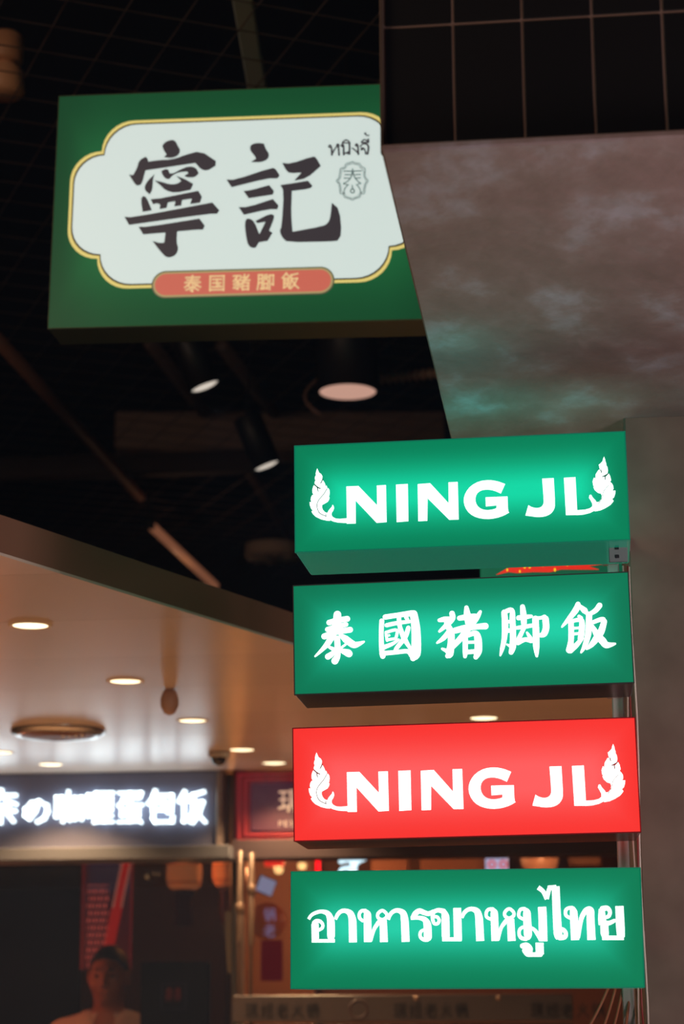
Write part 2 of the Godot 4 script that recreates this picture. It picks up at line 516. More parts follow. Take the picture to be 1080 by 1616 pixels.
func lathe(st: SurfaceTool, profile: Array, sides := 24, t := Transform3D.IDENTITY) -> void:   # profile of Vector2(radius, height) around y
	for i in profile.size() - 1:
		var p: Vector2 = profile[i]
		var q: Vector2 = profile[i + 1]
		for k in sides:
			var a := TAU * k / sides
			var b := TAU * (k + 1) / sides
			var f := func(s: Vector2, g: float) -> Vector3: return t * Vector3(cos(g) * s.x, s.y, sin(g) * s.x)
			var m := (a + b) / 2.0
			var d := q - p
			var n := t.basis * Vector3(cos(m) * d.y, -d.x, sin(m) * d.y)   # listed from the bottom up, the outside is to the right
			if p.x > 1e-6:
				tri(st, f.call(p, a), f.call(p, b), f.call(q, b), n)
			if q.x > 1e-6:
				tri(st, f.call(p, a), f.call(q, b), f.call(q, a), n)

func rounded(p: PackedVector2Array) -> PackedVector2Array:   # cuts corners that turn gently, keeps sharp ones
	var out := PackedVector2Array()
	for i in p.size():
		var a := p[i - 1]
		var b := p[i]
		var c := p[(i + 1) % p.size()]
		if absf((b - a).angle_to(c - b)) < 0.9:
			out.append(b.lerp(a, 0.25))
			out.append(b.lerp(c, 0.25))
		else:
			out.append(b)
	return out

func ribbon(st: SurfaceTool, pts: PackedVector2Array, wid: PackedFloat32Array, z0: float, z1: float, caps: bool, t := Transform3D.IDENTITY) -> void:
	var P := PackedVector2Array()
	var Wd := PackedFloat32Array()
	for i in pts.size() - 1:
		var a := pts[maxi(i - 1, 0)]
		var b := pts[i]
		var c := pts[i + 1]
		var d := pts[mini(i + 2, pts.size() - 1)]
		for k in 5:
			var f := k / 5.0
			P.append(b.cubic_interpolate(c, a, d, f))
			Wd.append(lerpf(wid[i], wid[i + 1], f))
	P.append(pts[-1])
	Wd.append(wid[-1])
	var L := PackedVector2Array()
	var R := PackedVector2Array()
	for i in P.size():
		var d := (P[mini(i + 1, P.size() - 1)] - P[maxi(i - 1, 0)]).normalized()
		var nrm := Vector2(-d.y, d.x) * Wd[i] / 2.0
		L.append(P[i] + nrm)
		R.append(P[i] - nrm)
	var v := func(p: Vector2, z: float) -> Vector3: return t * Vector3(p.x, p.y, z)
	var front := t.basis * Vector3(0, 0, 1)
	for i in P.size() - 1:
		quad(st, v.call(L[i], z1), v.call(R[i], z1), v.call(R[i + 1], z1), v.call(L[i + 1], z1), front)
		for e in [[L, 1.0], [R, -1.0]]:
			var o: Vector2 = (L[i] - R[i]) * float(e[1])
			quad(st, v.call(e[0][i], z0), v.call(e[0][i + 1], z0), v.call(e[0][i + 1], z1), v.call(e[0][i], z1), t.basis * Vector3(o.x, o.y, 0))
	for e in [0, P.size() - 1]:
		var o := (P[e] - P[1 if e == 0 else e - 1]).normalized()
		if not caps:
			quad(st, v.call(L[e], z0), v.call(R[e], z0), v.call(R[e], z1), v.call(L[e], z1), t.basis * Vector3(o.x, o.y, 0))
			continue
		var s := (L[e] - P[e])
		var steps := 8
		for k in steps:
			var p := P[e] + s * cos(PI * k / steps) + o * s.length() * sin(PI * k / steps)
			var q := P[e] + s * cos(PI * (k + 1) / steps) + o * s.length() * sin(PI * (k + 1) / steps)
			tri(st, v.call(P[e], z1), v.call(p, z1), v.call(q, z1), front)
			var mm := (p + q) / 2.0 - P[e]
			quad(st, v.call(p, z0), v.call(q, z0), v.call(q, z1), v.call(p, z1), t.basis * Vector3(mm.x, mm.y, 0))

func write(st: SurfaceTool, lines: Array, z0: float, z1: float, off := Vector2.ZERO) -> void:   # lettering traced in tenths of a millimetre
	for line in lines:
		var w: PackedStringArray = String(line).split(" ")
		var pts := PackedVector2Array()
		var wid := PackedFloat32Array()
		for s in w.slice(1):
			var n := s.split_floats(",")
			pts.append(Vector2(n[0], -n[1]) / 10000.0 + off)
			if n.size() > 2:
				wid.append(n[2] / 10000.0)
		if w[0] == "P":
			prism(st, pts, z0, z1)
		elif w[0] == "C":
			prism(st, rounded(pts), z0, z1)
		else:
			ribbon(st, pts, wid, z0, z1, w[0] == "S")

func printed(st: SurfaceTool, ch: String, at: Vector2, size: Vector2, weight: float, z0: float, z1: float) -> void:   # a print character, top left at `at`
	for stroke in String(PRINT[ch]).split("|"):
		var p := []
		for s in stroke.split(" "):
			var n := s.split_floats(",")
			p.append(at + Vector2(n[0] * size.x, -n[1] * size.y) / 100.0)
		for i in p.size() - 1:
			var d: Vector2 = (p[i + 1] - p[i]).normalized() * weight / 2.0
			var n := Vector2(-d.y, d.x)
			prism(st, PackedVector2Array([p[i] - d + n, p[i + 1] + d + n, p[i + 1] + d - n, p[i] - d - n]), z0, z1)

func slab(st: SurfaceTool, w: float, h: float, z0: float, z1: float) -> void:   # a sheet with its picture on the front, top left at the origin
	var uv := func(p: Vector3) -> void:
		st.set_uv(Vector2(p.x / w, -p.y / h))
	var a := Vector3(0, 0, z1)
	var b := Vector3(w, 0, z1)
	var c := Vector3(w, -h, z1)
	var d := Vector3(0, -h, z1)
	var back := Vector3(0, 0, z0 - z1)
	for t in [[a, b, c, d, Vector3(0, 0, 1)], [a, a + back, b + back, b, Vector3.UP], [d, c, c + back, d + back, Vector3.DOWN], [a, d, d + back, a + back, Vector3.LEFT], [b, b + back, c + back, c, Vector3.RIGHT]]:
		for k in [[0, 1, 2], [0, 2, 3]]:
			var q: Array = [t[k[0]], t[k[1]], t[k[2]]]
			if (q[0] - q[2]).cross(q[0] - q[1]).dot(t[4]) < 0.0:
				q = [q[0], q[2], q[1]]
			for p in q:
				uv.call(p)
				st.add_vertex(p)

func disc_light(at: Vector3, c: Color, energy: float, angle := 60.0, size := 0.05, aim := Vector3.DOWN) -> void:
	var l := SpotLight3D.new()
	l.name = numbered("downlight_beam", self)
	l.light_color = c
	l.light_energy = energy
	l.light_size = size
	l.spot_angle = angle
	l.spot_angle_attenuation = 0.6
	l.spot_range = 20.0
	l.spot_attenuation = 2.0
	l.shadow_enabled = true
	add_child(l)
	l.look_at_from_position(at, at + aim, Vector3.RIGHT)

func area(at: Vector3, size: Vector2, c: Color, energy: float, aim: Vector3) -> void:
	var l := AreaLight3D.new()
	l.name = numbered("area_light", self)
	l.area_size = size
	l.light_color = c
	l.light_energy = energy
	l.area_range = 20.0
	l.area_attenuation = 2.0
	l.shadow_enabled = true
	add_child(l)
	l.look_at_from_position(at, at + aim, Vector3.UP if absf(aim.y) < 0.9 else Vector3.RIGHT)

func bulb(at: Vector3, c: Color, energy: float, size := 0.03) -> void:
	var l := OmniLight3D.new()
	l.name = numbered("bulb_light", self)
	l.position = at
	l.light_color = c
	l.light_energy = energy
	l.light_size = size
	l.omni_range = 20.0
	l.omni_attenuation = 2.0
	l.shadow_enabled = true
	add_child(l)

# ---------------------------------------------------------------- lightboxes
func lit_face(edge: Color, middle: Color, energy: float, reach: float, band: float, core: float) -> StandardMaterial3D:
	# a backlit sheet: dimmer to the frame, its bright middle band a painted halo of the letters
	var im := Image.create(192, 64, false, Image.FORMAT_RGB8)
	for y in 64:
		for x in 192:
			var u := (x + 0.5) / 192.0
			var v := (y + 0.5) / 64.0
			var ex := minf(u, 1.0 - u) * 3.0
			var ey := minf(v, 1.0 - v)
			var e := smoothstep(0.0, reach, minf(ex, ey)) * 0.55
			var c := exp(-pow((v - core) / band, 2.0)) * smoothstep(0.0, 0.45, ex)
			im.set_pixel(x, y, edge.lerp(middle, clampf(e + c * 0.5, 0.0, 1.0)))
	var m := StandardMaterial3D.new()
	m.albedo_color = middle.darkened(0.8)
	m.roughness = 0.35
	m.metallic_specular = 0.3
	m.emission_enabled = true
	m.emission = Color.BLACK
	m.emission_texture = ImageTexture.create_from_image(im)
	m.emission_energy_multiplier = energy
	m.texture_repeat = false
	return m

func lightbox(label: String, pose: Array, depth: float, face: Material, casing: Material, group: String) -> Node3D:
	# pose: centre of the face, yaw, roll, width, height; the node's origin is the top left corner of the face
	var w: float = pose[2]
	var h: float = pose[3]
	var b := Basis.from_euler(Vector3(0, pose[1].x, pose[1].y))
	var o := thing("lightbox_sign", label, "sign", pose[0] + b * Vector3(-w / 2.0, h / 2.0, 0), group)
	o.basis = b
	var st := begin()
	box(st, Vector3(w / 2.0, -h / 2.0, -depth / 2.0 - 0.004), Vector3(w, h, depth), 0.003)
	part("housing", st, casing, o)
	st = begin()
	slab(st, w - 0.004, h - 0.004, -0.004, 0.0)
	var f := part("face", st, face, o)
	f.position = Vector3(0.002, -0.002, 0)
	st = begin()
	slab(st, w - 0.004, h - 0.004, -0.002, 0.002)
	var bf := part("back_face", st, face, o)
	bf.transform = Transform3D(Basis(Vector3.UP, PI), Vector3(w - 0.002, -0.002, -depth - 0.005))
	st = begin()                               # thin lip round the sheet
	for e in [[w / 2.0, -0.001, w, 0.002], [w / 2.0, -h + 0.001, w, 0.002]]:
		box(st, Vector3(e[0], e[1], -0.001), Vector3(e[2], e[3], 0.006), 0.0005)
	for e in [0.001, w - 0.001]:
		box(st, Vector3(e, -h / 2.0, -0.001), Vector3(0.002, h, 0.006), 0.0005)
	part("edge_trim", st, casing, o)
	return o

func letters(o: Node3D, glyphs: Array, m: Material, called := "letter", thick := 0.0015, z0 := 0.0) -> void:
	for g in glyphs:
		var st := begin()
		write(st, g, z0, z0 + thick)
		part(called, st, m, o)

# ---------------------------------------------------------------- the man behind the dark glass
func ell(p: Vector3, c: Vector3, r: Vector3) -> float:
	var q := (p - c) / r
	var k := q.length()
	return k * (k - 1.0) / maxf((q / r).length(), 1e-5)

func cap(p: Vector3, a: Vector3, b: Vector3, ra: float, rb: float) -> float:
	var ba := b - a
	var h := clampf((p - a).dot(ba) / ba.length_squared(), 0.0, 1.0)
	return (p - a - ba * h).length() - lerpf(ra, rb, h)

func sm(a: float, b: float, k: float) -> float:
	var h := maxf(k - absf(a - b), 0.0) / k
	return minf(a, b) - h * h * k * 0.25

func head_field(p: Vector3) -> float:
	var q := Vector3(absf(p.x), p.y, p.z)
	var d := ell(p, Vector3(0, 1.642, -0.012), Vector3(0.077, 0.098, 0.094))
	d = sm(d, ell(p, Vector3(0, 1.590, 0.020), Vector3(0.065, 0.080, 0.072)), 0.03)
	d = sm(d, ell(p, Vector3(0, 1.530, 0.056), Vector3(0.032, 0.022, 0.024)), 0.03)
	d = sm(d, ell(q, Vector3(0.042, 1.585, 0.058), Vector3(0.022, 0.026, 0.02)), 0.025)
	d = sm(d, cap(q, Vector3(0.012, 1.640, 0.082), Vector3(0.05, 1.640, 0.066), 0.010, 0.008), 0.02)
	d = -sm(-d, ell(q, Vector3(0.031, 1.620, 0.098), Vector3(0.018, 0.011, 0.016)), 0.012)
	d = sm(d, cap(p, Vector3(0, 1.628, 0.086), Vector3(0, 1.586, 0.104), 0.008, 0.012), 0.012)
	d = sm(d, ell(q, Vector3(0.012, 1.582, 0.094), Vector3(0.008, 0.007, 0.010)), 0.008)
	d = sm(d, ell(p, Vector3(0, 1.554, 0.084), Vector3(0.024, 0.010, 0.012)), 0.01)
	d = -sm(-d, ell(p, Vector3(0, 1.555, 0.098), Vector3(0.021, 0.0025, 0.010)), 0.004)
	d = sm(d, ell(q, Vector3(0.080, 1.610, -0.004), Vector3(0.011, 0.032, 0.019)), 0.01)
	return sm(d, cap(p, Vector3(0, 1.38, -0.022), Vector3(0, 1.555, -0.008), 0.068, 0.060), 0.03)

func trunk_field(p: Vector3) -> float:
	var q := Vector3(absf(p.x), p.y, p.z)
	var d := ell(p, Vector3(0, 1.24, 0.0), Vector3(0.180, 0.230, 0.112))
	d = sm(d, ell(p, Vector3(0, 1.05, 0.02), Vector3(0.165, 0.20, 0.125)), 0.08)
	d = sm(d, ell(p, Vector3(0, 0.92, 0.0), Vector3(0.170, 0.12, 0.12)), 0.06)
	d = sm(d, cap(q, Vector3(0.03, 1.435, -0.02), Vector3(0.175, 1.375, -0.01), 0.05, 0.062), 0.05)
	d = sm(d, cap(q, Vector3(0.190, 1.365, -0.01), Vector3(0.235, 1.10, -0.01), 0.058, 0.045), 0.04)
	return sm(d, cap(q, Vector3(0.235, 1.10, -0.01), Vector3(0.245, 0.86, 0.04), 0.044, 0.030), 0.02)

func legs_field(p: Vector3) -> float:
	var q := Vector3(absf(p.x), p.y, p.z)
	var d := cap(q, Vector3(0.085, 0.90, 0), Vector3(0.095, 0.50, 0.01), 0.088, 0.062)
	d = sm(d, cap(q, Vector3(0.095, 0.50, 0.01), Vector3(0.10, 0.09, -0.01), 0.060, 0.042), 0.02)
	return sm(d, ell(p, Vector3(0, 0.92, 0.0), Vector3(0.170, 0.10, 0.12)), 0.05)

func body_field(p: Vector3) -> float:
	return sm(sm(trunk_field(p), legs_field(p), 0.05), cap(p, Vector3(0, 1.36, -0.022), Vector3(0, 1.55, -0.012), 0.062, 0.054), 0.04)

func hand_field(p: Vector3) -> float:
	var q := Vector3(absf(p.x), p.y, p.z)
	var d := cap(q, Vector3(0.246, 0.87, 0.04), Vector3(0.25, 0.80, 0.05), 0.028, 0.030)
	d = sm(d, ell(q, Vector3(0.25, 0.79, 0.052), Vector3(0.017, 0.048, 0.042)), 0.02)
	for k in 4:                                   # four fingers, unequal and a little bent
		var z := 0.082 - 0.019 * k
		var l: float = [0.062, 0.074, 0.070, 0.055][k]
		var a := Vector3(0.25, 0.752, z)
		var b := a + Vector3(-0.004, -l * 0.55, 0.004)
		var c := b + Vector3(-0.014, -l * 0.42, 0.003)
		d = sm(d, minf(cap(q, a, b, 0.0092, 0.0085), cap(q, b, c, 0.0085, 0.0070)), 0.004)
	var t := Vector3(0.245, 0.805, 0.088)
	d = sm(d, cap(q, Vector3(0.248, 0.825, 0.07), t, 0.014, 0.011), 0.01)
	return sm(d, cap(q, t, t + Vector3(-0.012, -0.045, 0.012), 0.0105, 0.008), 0.006)

func nets(st: SurfaceTool, field: Callable, lo: Vector3, hi: Vector3, cell: float) -> void:   # surface nets: a vertex in each cell the surface crosses
	var n := Vector3i(((hi - lo) / cell).ceil()) + Vector3i.ONE
	var v := PackedFloat32Array()
	v.resize(n.x * n.y * n.z)
	var at := func(i: int, j: int, k: int) -> int: return (k * n.y + j) * n.x + i
	for k in n.z:                                 # coarse steps skip what lies far from the surface
		for j in n.y:
			var i := 0
			var row := (k * n.y + j) * n.x
			while i < n.x:
				var d: float = field.call(lo + Vector3(i, j, k) * cell)
				v[row + i] = d
				var skip := clampi(int(absf(d) * 0.6 / cell) - 1, 0, 24)
				for s in skip:
					if i + 1 + s < n.x:
						v[row + i + 1 + s] = d
				i += 1 + skip
	var vert := {}
	var spot_of := {}
	for k in n.z - 1:
		for j in n.y - 1:
			for i in n.x - 1:
				var id: int = (k * n.y + j) * n.x + i
				var s0 := v[id] < 0.0
				if (v[id + 1] < 0.0) == s0 and (v[id + n.x] < 0.0) == s0 and (v[id + n.x + 1] < 0.0) == s0:
					var up := id + n.x * n.y
					if (v[up] < 0.0) == s0 and (v[up + 1] < 0.0) == s0 and (v[up + n.x] < 0.0) == s0 and (v[up + n.x + 1] < 0.0) == s0:
						continue
				var sum := Vector3()
				var cnt := 0
				for e in [[0, 0, 0, 1, 0, 0], [0, 1, 0, 1, 1, 0], [0, 0, 1, 1, 0, 1], [0, 1, 1, 1, 1, 1], [0, 0, 0, 0, 1, 0], [1, 0, 0, 1, 1, 0], [0, 0, 1, 0, 1, 1], [1, 0, 1, 1, 1, 1], [0, 0, 0, 0, 0, 1], [1, 0, 0, 1, 0, 1], [0, 1, 0, 0, 1, 1], [1, 1, 0, 1, 1, 1]]:
					var a := v[at.call(i + e[0], j + e[1], k + e[2])]
					var b := v[at.call(i + e[3], j + e[4], k + e[5])]
					if (a < 0.0) != (b < 0.0):
						sum += Vector3(i + e[0], j + e[1], k + e[2]).lerp(Vector3(i + e[3], j + e[4], k + e[5]), a / (a - b))
						cnt += 1
				if cnt:
					vert[id] = lo + sum / cnt * cell
	for id in vert:
		var i: int = id % n.x
		var j: int = (id / n.x) % n.y
		var k: int = id / (n.x * n.y)
		var steps := [1, n.x, n.x * n.y]
		for ax in 3:
			var u: int = steps[(ax + 1) % 3]
			var w: int = steps[(ax + 2) % 3]
			var c := [i, j, k]
			if c[(ax + 1) % 3] == 0 or c[(ax + 2) % 3] == 0:
				continue
			var a := v[id]
			var b := v[id + steps[ax]]
			if (a < 0.0) == (b < 0.0) or not (vert.has(id - u) and vert.has(id - w) and vert.has(id - u - w)):
				continue
			var nn := Vector3()
			nn[ax] = 1.0 if a < 0.0 else -1.0
			quad(st, vert[id], vert[id - u], vert[id - u - w], vert[id - w], nn)

func field_part(called: String, fields: Array, m: Material, parent: Node) -> MeshInstance3D:
	var st := begin(true)
	for f in fields:
		nets(st, f[0], f[1], f[2], f[3])
	return part(called, st, m, parent)

func build_person() -> void:
	var at := spot(173, 1493, -8.62)
	var man := thing("person", "man in an open-necked pale shirt with short dark hair, looking out through the dark glass", "person", Vector3(at.x, at.y - 1.742, -8.62))
	var skin := paint(Color(0.62, 0.38, 0.27), 0.5)
	var shirt := paint(Color(0.80, 0.70, 0.66), 0.75)
	var hair := paint(Color(0.035, 0.03, 0.03), 0.6)
	var hand_l := func(p: Vector3) -> float: return hand_field(p)
	field_part("body", [
		[body_field, Vector3(-0.34, 0.05, -0.18), Vector3(0.34, 1.50, 0.18), 0.016],
		[head_field, Vector3(-0.105, 1.40, -0.125), Vector3(0.105, 1.755, 0.135), 0.005],
		[hand_l, Vector3(0.19, 0.655, 0.0), Vector3(0.29, 0.875, 0.12), 0.005],
		[hand_l, Vector3(-0.29, 0.655, 0.0), Vector3(-0.19, 0.875, 0.12), 0.005]], skin, man)
	field_part("hair", [[func(p: Vector3) -> float:
		var d := ell(p, Vector3(0, 1.648, -0.016), Vector3(0.082, 0.1, 0.099))
		var edge := 1.688 - 0.75 * maxf(0.0, 0.055 - p.z) - 0.25 * absf(p.x)   # hairline: high on the brow, down behind the ears
		return maxf(d, maxf(edge, 1.56) - p.y), Vector3(-0.1, 1.55, -0.13), Vector3(0.1, 1.76, 0.1), 0.006]], hair, man)
	field_part("shirt", [[func(p: Vector3) -> float:
		var d := trunk_field(p) - 0.012
		var neck := cap(p, Vector3(0, 1.40, -0.02), Vector3(0, 1.6, -0.01), 0.070, 0.076)
		var vee := maxf(absf(p.x) - (p.y - 1.345) * 0.5, -(p.z - 0.02))         # open neck
		d = maxf(d, -neck)
		d = maxf(d, -vee)
		return maxf(d, maxf(0.90 - p.y, p.y - 1.50)), Vector3(-0.34, 0.88, -0.18), Vector3(0.34, 1.52, 0.2), 0.012]], shirt, man)
	for s in [-1.0, 1.0]:
		var st := begin()
		var t := Transform3D(Basis.from_euler(Vector3(-0.55, s * 0.5, s * -0.25)), Vector3(s * 0.062, 1.452, 0.045))
		prism(st, PackedVector2Array([Vector2(-0.030 * s, 0.016), Vector2(0.036 * s, 0.028), Vector2(0.042 * s, -0.012), Vector2(-0.012 * s, -0.052)]), -0.003, 0.003, t)
		part("collar_flap", st, shirt, man)
		st = begin(true)
		lathe(st, [Vector2(0.0, -0.010), Vector2(0.007, -0.007), Vector2(0.010, 0.0), Vector2(0.007, 0.007), Vector2(0.0, 0.010)], 12, Transform3D(Basis.from_scale(Vector3(1.2, 0.8, 0.8)), Vector3(0.031 * s, 1.619, 0.076)))
		part("eye", st, paint(Color(0.10, 0.07, 0.06), 0.25), man)
		st = begin(true)
		tube(st, [Vector3(0.014 * s, 1.640, 0.091), Vector3(0.032 * s, 1.646, 0.085), Vector3(0.050 * s, 1.640, 0.070)], 0.0045, 6, 0.003)
		part("eyebrow", st, hair, man)
	field_part("trousers", [[func(p: Vector3) -> float: return maxf(legs_field(p) - 0.014, maxf(0.07 - p.y, p.y - 0.96)), Vector3(-0.22, 0.05, -0.16), Vector3(0.22, 0.98, 0.16), 0.018]], paint(Color(0.06, 0.06, 0.07), 0.8), man)
	for s in [-1.0, 1.0]:
		field_part("shoe", [[func(p: Vector3) -> float: return maxf(sm(ell(p, Vector3(s * 0.105, 0.045, 0.06), Vector3(0.045, 0.05, 0.12)), ell(p, Vector3(s * 0.102, 0.06, -0.02), Vector3(0.042, 0.06, 0.06)), 0.03), 0.004 - p.y), Vector3(s * 0.105 - 0.06, -0.01, -0.1), Vector3(s * 0.105 + 0.06, 0.14, 0.2), 0.012]], paint(Color(0.03, 0.03, 0.03), 0.35), man)


func _ready() -> void:
	rng.seed = 11
	# ------------------------------------------------ camera, sky, exposure, large lights
	var cam := Camera3D.new()
	cam.name = "camera"
	cam.position = Vector3(0, EYE, 0)
	cam.basis = look
	cam.fov = rad_to_deg(2.0 * atan(808.0 / FOCAL))
	cam.near = 0.05
	cam.far = 60.0
	var lens := CameraAttributesPhysical.new()
	lens.frustum_focal_length = 72.6
	lens.exposure_aperture = 4.2
	lens.frustum_focus_distance = 3.85
	cam.attributes = lens
	add_child(cam)
	cam.fov = rad_to_deg(2.0 * atan(808.0 / FOCAL))
	cam.current = true
	var env := Environment.new()
	env.background_mode = Environment.BG_COLOR
	env.background_color = Color(0.30, 0.27, 0.27)
	env.background_energy_multiplier = 1.0
	env.tonemap_mode = Environment.TONE_MAPPER_LINEAR
	env.tonemap_exposure = 1.0
	env.volumetric_fog_enabled = true  # thin haze added in place of glare in the lens
	env.volumetric_fog_density = 0.0045
	env.volumetric_fog_albedo = Color(0.6, 0.75, 1.0)
	env.volumetric_fog_anisotropy = 0.3
	env.sdfgi_enabled = true
	env.ssao_enabled = true
	env.ssil_enabled = true
	var around := WorldEnvironment.new()
	around.name = "mall_air"
	around.environment = env
	add_child(around)
	# light of the sign faces; after them, added lights with no source in view
	area(Vector3(-0.207, 2.416, -3.69), Vector2(0.60, 0.19), Color(0.35, 1.0, 0.80), 0.010, Vector3.BACK)
	area(Vector3(-0.207, 2.152, -3.69), Vector2(0.60, 0.19), Color(0.35, 1.0, 0.80), 0.010, Vector3.BACK)
	area(Vector3(-0.207, 1.887, -3.69), Vector2(0.60, 0.19), Color(1.0, 0.25, 0.22), 0.010, Vector3.BACK)
	area(Vector3(-0.207, 1.626, -3.69), Vector2(0.60, 0.19), Color(0.35, 1.0, 0.80), 0.010, Vector3.BACK)
	for k in 4:                                # the signs are lit on both sides
		area(Vector3(-0.207, 2.416 - 0.2635 * k, -3.935), Vector2(0.60, 0.19), Color(1.0, 0.25, 0.22) if k == 2 else Color(0.35, 1.0, 0.85), 0.045 if k == 0 else 0.015, Vector3.FORWARD)
	area(Vector3(-0.82, 3.51, -4.955), Vector2(1.0, 0.63), Color(0.75, 1.0, 0.9), 0.03, Vector3.BACK)

	area(Vector3(1.345, 1.6, -2.2), Vector2(0.5, 0.9), Color(1.0, 0.89, 0.87), 3.3, Vector3(-0.62, 0.5, -0.6))  # added warm side light for soffit and column
	area(Vector3(-3.6, 4.56, -0.6), Vector2(2.0, 0.8), Color(1.0, 0.84, 0.70), 10.0, Vector3(0.25, -0.9, -0.35))  # added overhead fill that lifts the dim surroundings
	area(Vector3(-0.207, 2.45, -3.94), Vector2(0.58, 0.12), Color(0.20, 1.0, 0.90), 0.06, Vector3(0, 0.70, -0.72))  # this and the next are added to tint the soffit teal
	area(Vector3(-0.207, 2.526, -3.82), Vector2(0.58, 0.12), Color(0.20, 1.0, 0.90), 0.018, Vector3(0, 0.96, -0.28))
	build_shell()
	build_signs()
	build_overhead()
	build_shops()
	build_person()

# ---------------------------------------------------------------- the setting
func build_shell() -> void:
	var st := begin()
	box(st, Vector3(-1, -0.1, -4), Vector3(16, 0.2, 26))
	var fm := paint(Color(0.68, 0.58, 0.50), 0.35)
	struct(part("floor", st, fm))
	st = begin()
	box(st, Vector3(-1, 5.6, -4), Vector3(16, 0.2, 26))
	struct(part("ceiling_upper", st, paint(Color(0.12, 0.12, 0.13), 0.9)))
	for w in [["wall_left", Vector3(-9.1, 2.75, -4), Vector3(0.2, 5.5, 26)], ["wall_right", Vector3(7.1, 2.75, -4), Vector3(0.2, 5.5, 26)], ["wall_back", Vector3(-1, 2.75, -17.1), Vector3(16, 5.5, 0.2)]]:
		st = begin()
		box(st, w[1], w[2])
		struct(part(w[0], st, paint(Color(0.16, 0.13, 0.12), 0.8)))

	# plaster of the soffit and the column: trowelled, the pale cloudy patches a reflection painted into the soffit's colour
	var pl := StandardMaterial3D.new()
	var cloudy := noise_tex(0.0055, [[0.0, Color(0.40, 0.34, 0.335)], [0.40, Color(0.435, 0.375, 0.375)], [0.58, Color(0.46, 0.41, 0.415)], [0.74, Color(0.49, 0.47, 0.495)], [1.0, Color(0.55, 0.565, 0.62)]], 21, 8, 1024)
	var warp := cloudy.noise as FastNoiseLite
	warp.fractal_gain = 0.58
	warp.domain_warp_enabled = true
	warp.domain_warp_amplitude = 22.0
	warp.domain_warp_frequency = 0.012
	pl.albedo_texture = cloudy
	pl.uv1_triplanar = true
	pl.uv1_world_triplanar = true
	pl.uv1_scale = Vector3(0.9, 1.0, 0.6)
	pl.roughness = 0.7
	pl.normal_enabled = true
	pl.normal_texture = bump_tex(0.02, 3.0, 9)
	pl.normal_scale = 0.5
	var col := StandardMaterial3D.new()
	col.albedo_texture = noise_tex(0.012, [[0.0, Color(0.34, 0.28, 0.25)], [1.0, Color(0.42, 0.36, 0.33)]], 3, 5, 512)
	col.uv1_triplanar = true
	col.uv1_world_triplanar = true
	col.roughness = 0.75

	# bulkhead: grout body, black tiles, plastered soffit
	var bulk := struct(node("wall_bulkhead", Vector3(-0.2546, SOFFIT, -2.73)), "plastered bulkhead faced with black tiles above the stacked signs")
	st = begin()
	box(st, Vector3(1.75, 1.2, -1.34), Vector3(3.5, 2.39, 2.62))
	part("grout_bed", st, paint(Color(0.42, 0.34, 0.31), 0.85), bulk)
	var variants := []
	for v in 4:
		st = begin()
		box(st, Vector3.ZERO, Vector3(0.0968, 0.197, 0.012), 0.0012)
		st.generate_normals()
		variants.append([st.commit(), paint(Color(0.062 + 0.004 * v, 0.06 + 0.003 * v, 0.06 + 0.003 * v), 0.3)])
	for r in 11:
		for c in 16:
			var v: Array = variants[rng.randi() % 4]
			var t := put("tile", v[0], v[1], bulk)
			t.position = Vector3(0.0525 + 0.1003 * c, 0.104 + 0.2005 * r, -0.0345 + rng.randf_range(-0.0004, 0.0004))
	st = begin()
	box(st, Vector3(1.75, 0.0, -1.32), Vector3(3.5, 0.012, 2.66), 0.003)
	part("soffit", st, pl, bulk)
	st = begin()
	box(st, Vector3(-0.001, 1.2, -0.024), Vector3(0.005, 2.39, 0.012), 0.001)
	part("corner_bead", st, paint(Color(0.30, 0.25, 0.22), 0.5, 0.4), bulk)
	lamp_panel("added_side_panel", "added warm light panel to the right of the viewer, outside the frame", Vector3(1.355, 1.592, -2.19), Vector2(0.5, 0.9), Vector3(-0.62, 0.5, -0.6).normalized(), Color(1.0, 0.8, 0.65))  # added body for the side light
	lamp_panel("added_overhead_panel", "added broad light panel above and to the left of the viewer, outside the frame", Vector3(-3.6, 4.57, -0.6), Vector2(2.0, 0.8), Vector3(0.25, -0.9, -0.35).normalized(), Color(1.0, 0.86, 0.74))  # added body for the overhead fill
	# column that carries the signs
	st = begin()
	box(st, Vector3(1.66, 1.34, -4.77), Vector3(3.1, 2.675, 1.24), 0.004)
	struct(part("wall_column", st, col), "brown plastered column beside the stacked signs")

func lamp_panel(called: String, label: String, at: Vector3, size: Vector2, aim: Vector3, c: Color) -> void:
	var o := thing(called, label, "lamp", at)
	o.basis = Basis.looking_at(-aim, Vector3.UP)
	var st := begin()
	box(st, Vector3(0, 0, -0.05), Vector3(size.x + 0.05, size.y + 0.05, 0.06), 0.005)
	part("housing", st, paint(Color(0.2, 0.2, 0.2), 0.5), o)
	st = begin()
	box(st, Vector3(0, 0, -0.018), Vector3(size.x, size.y, 0.01), 0.002)
	part("diffuser", st, glow(c, 1.0), o)

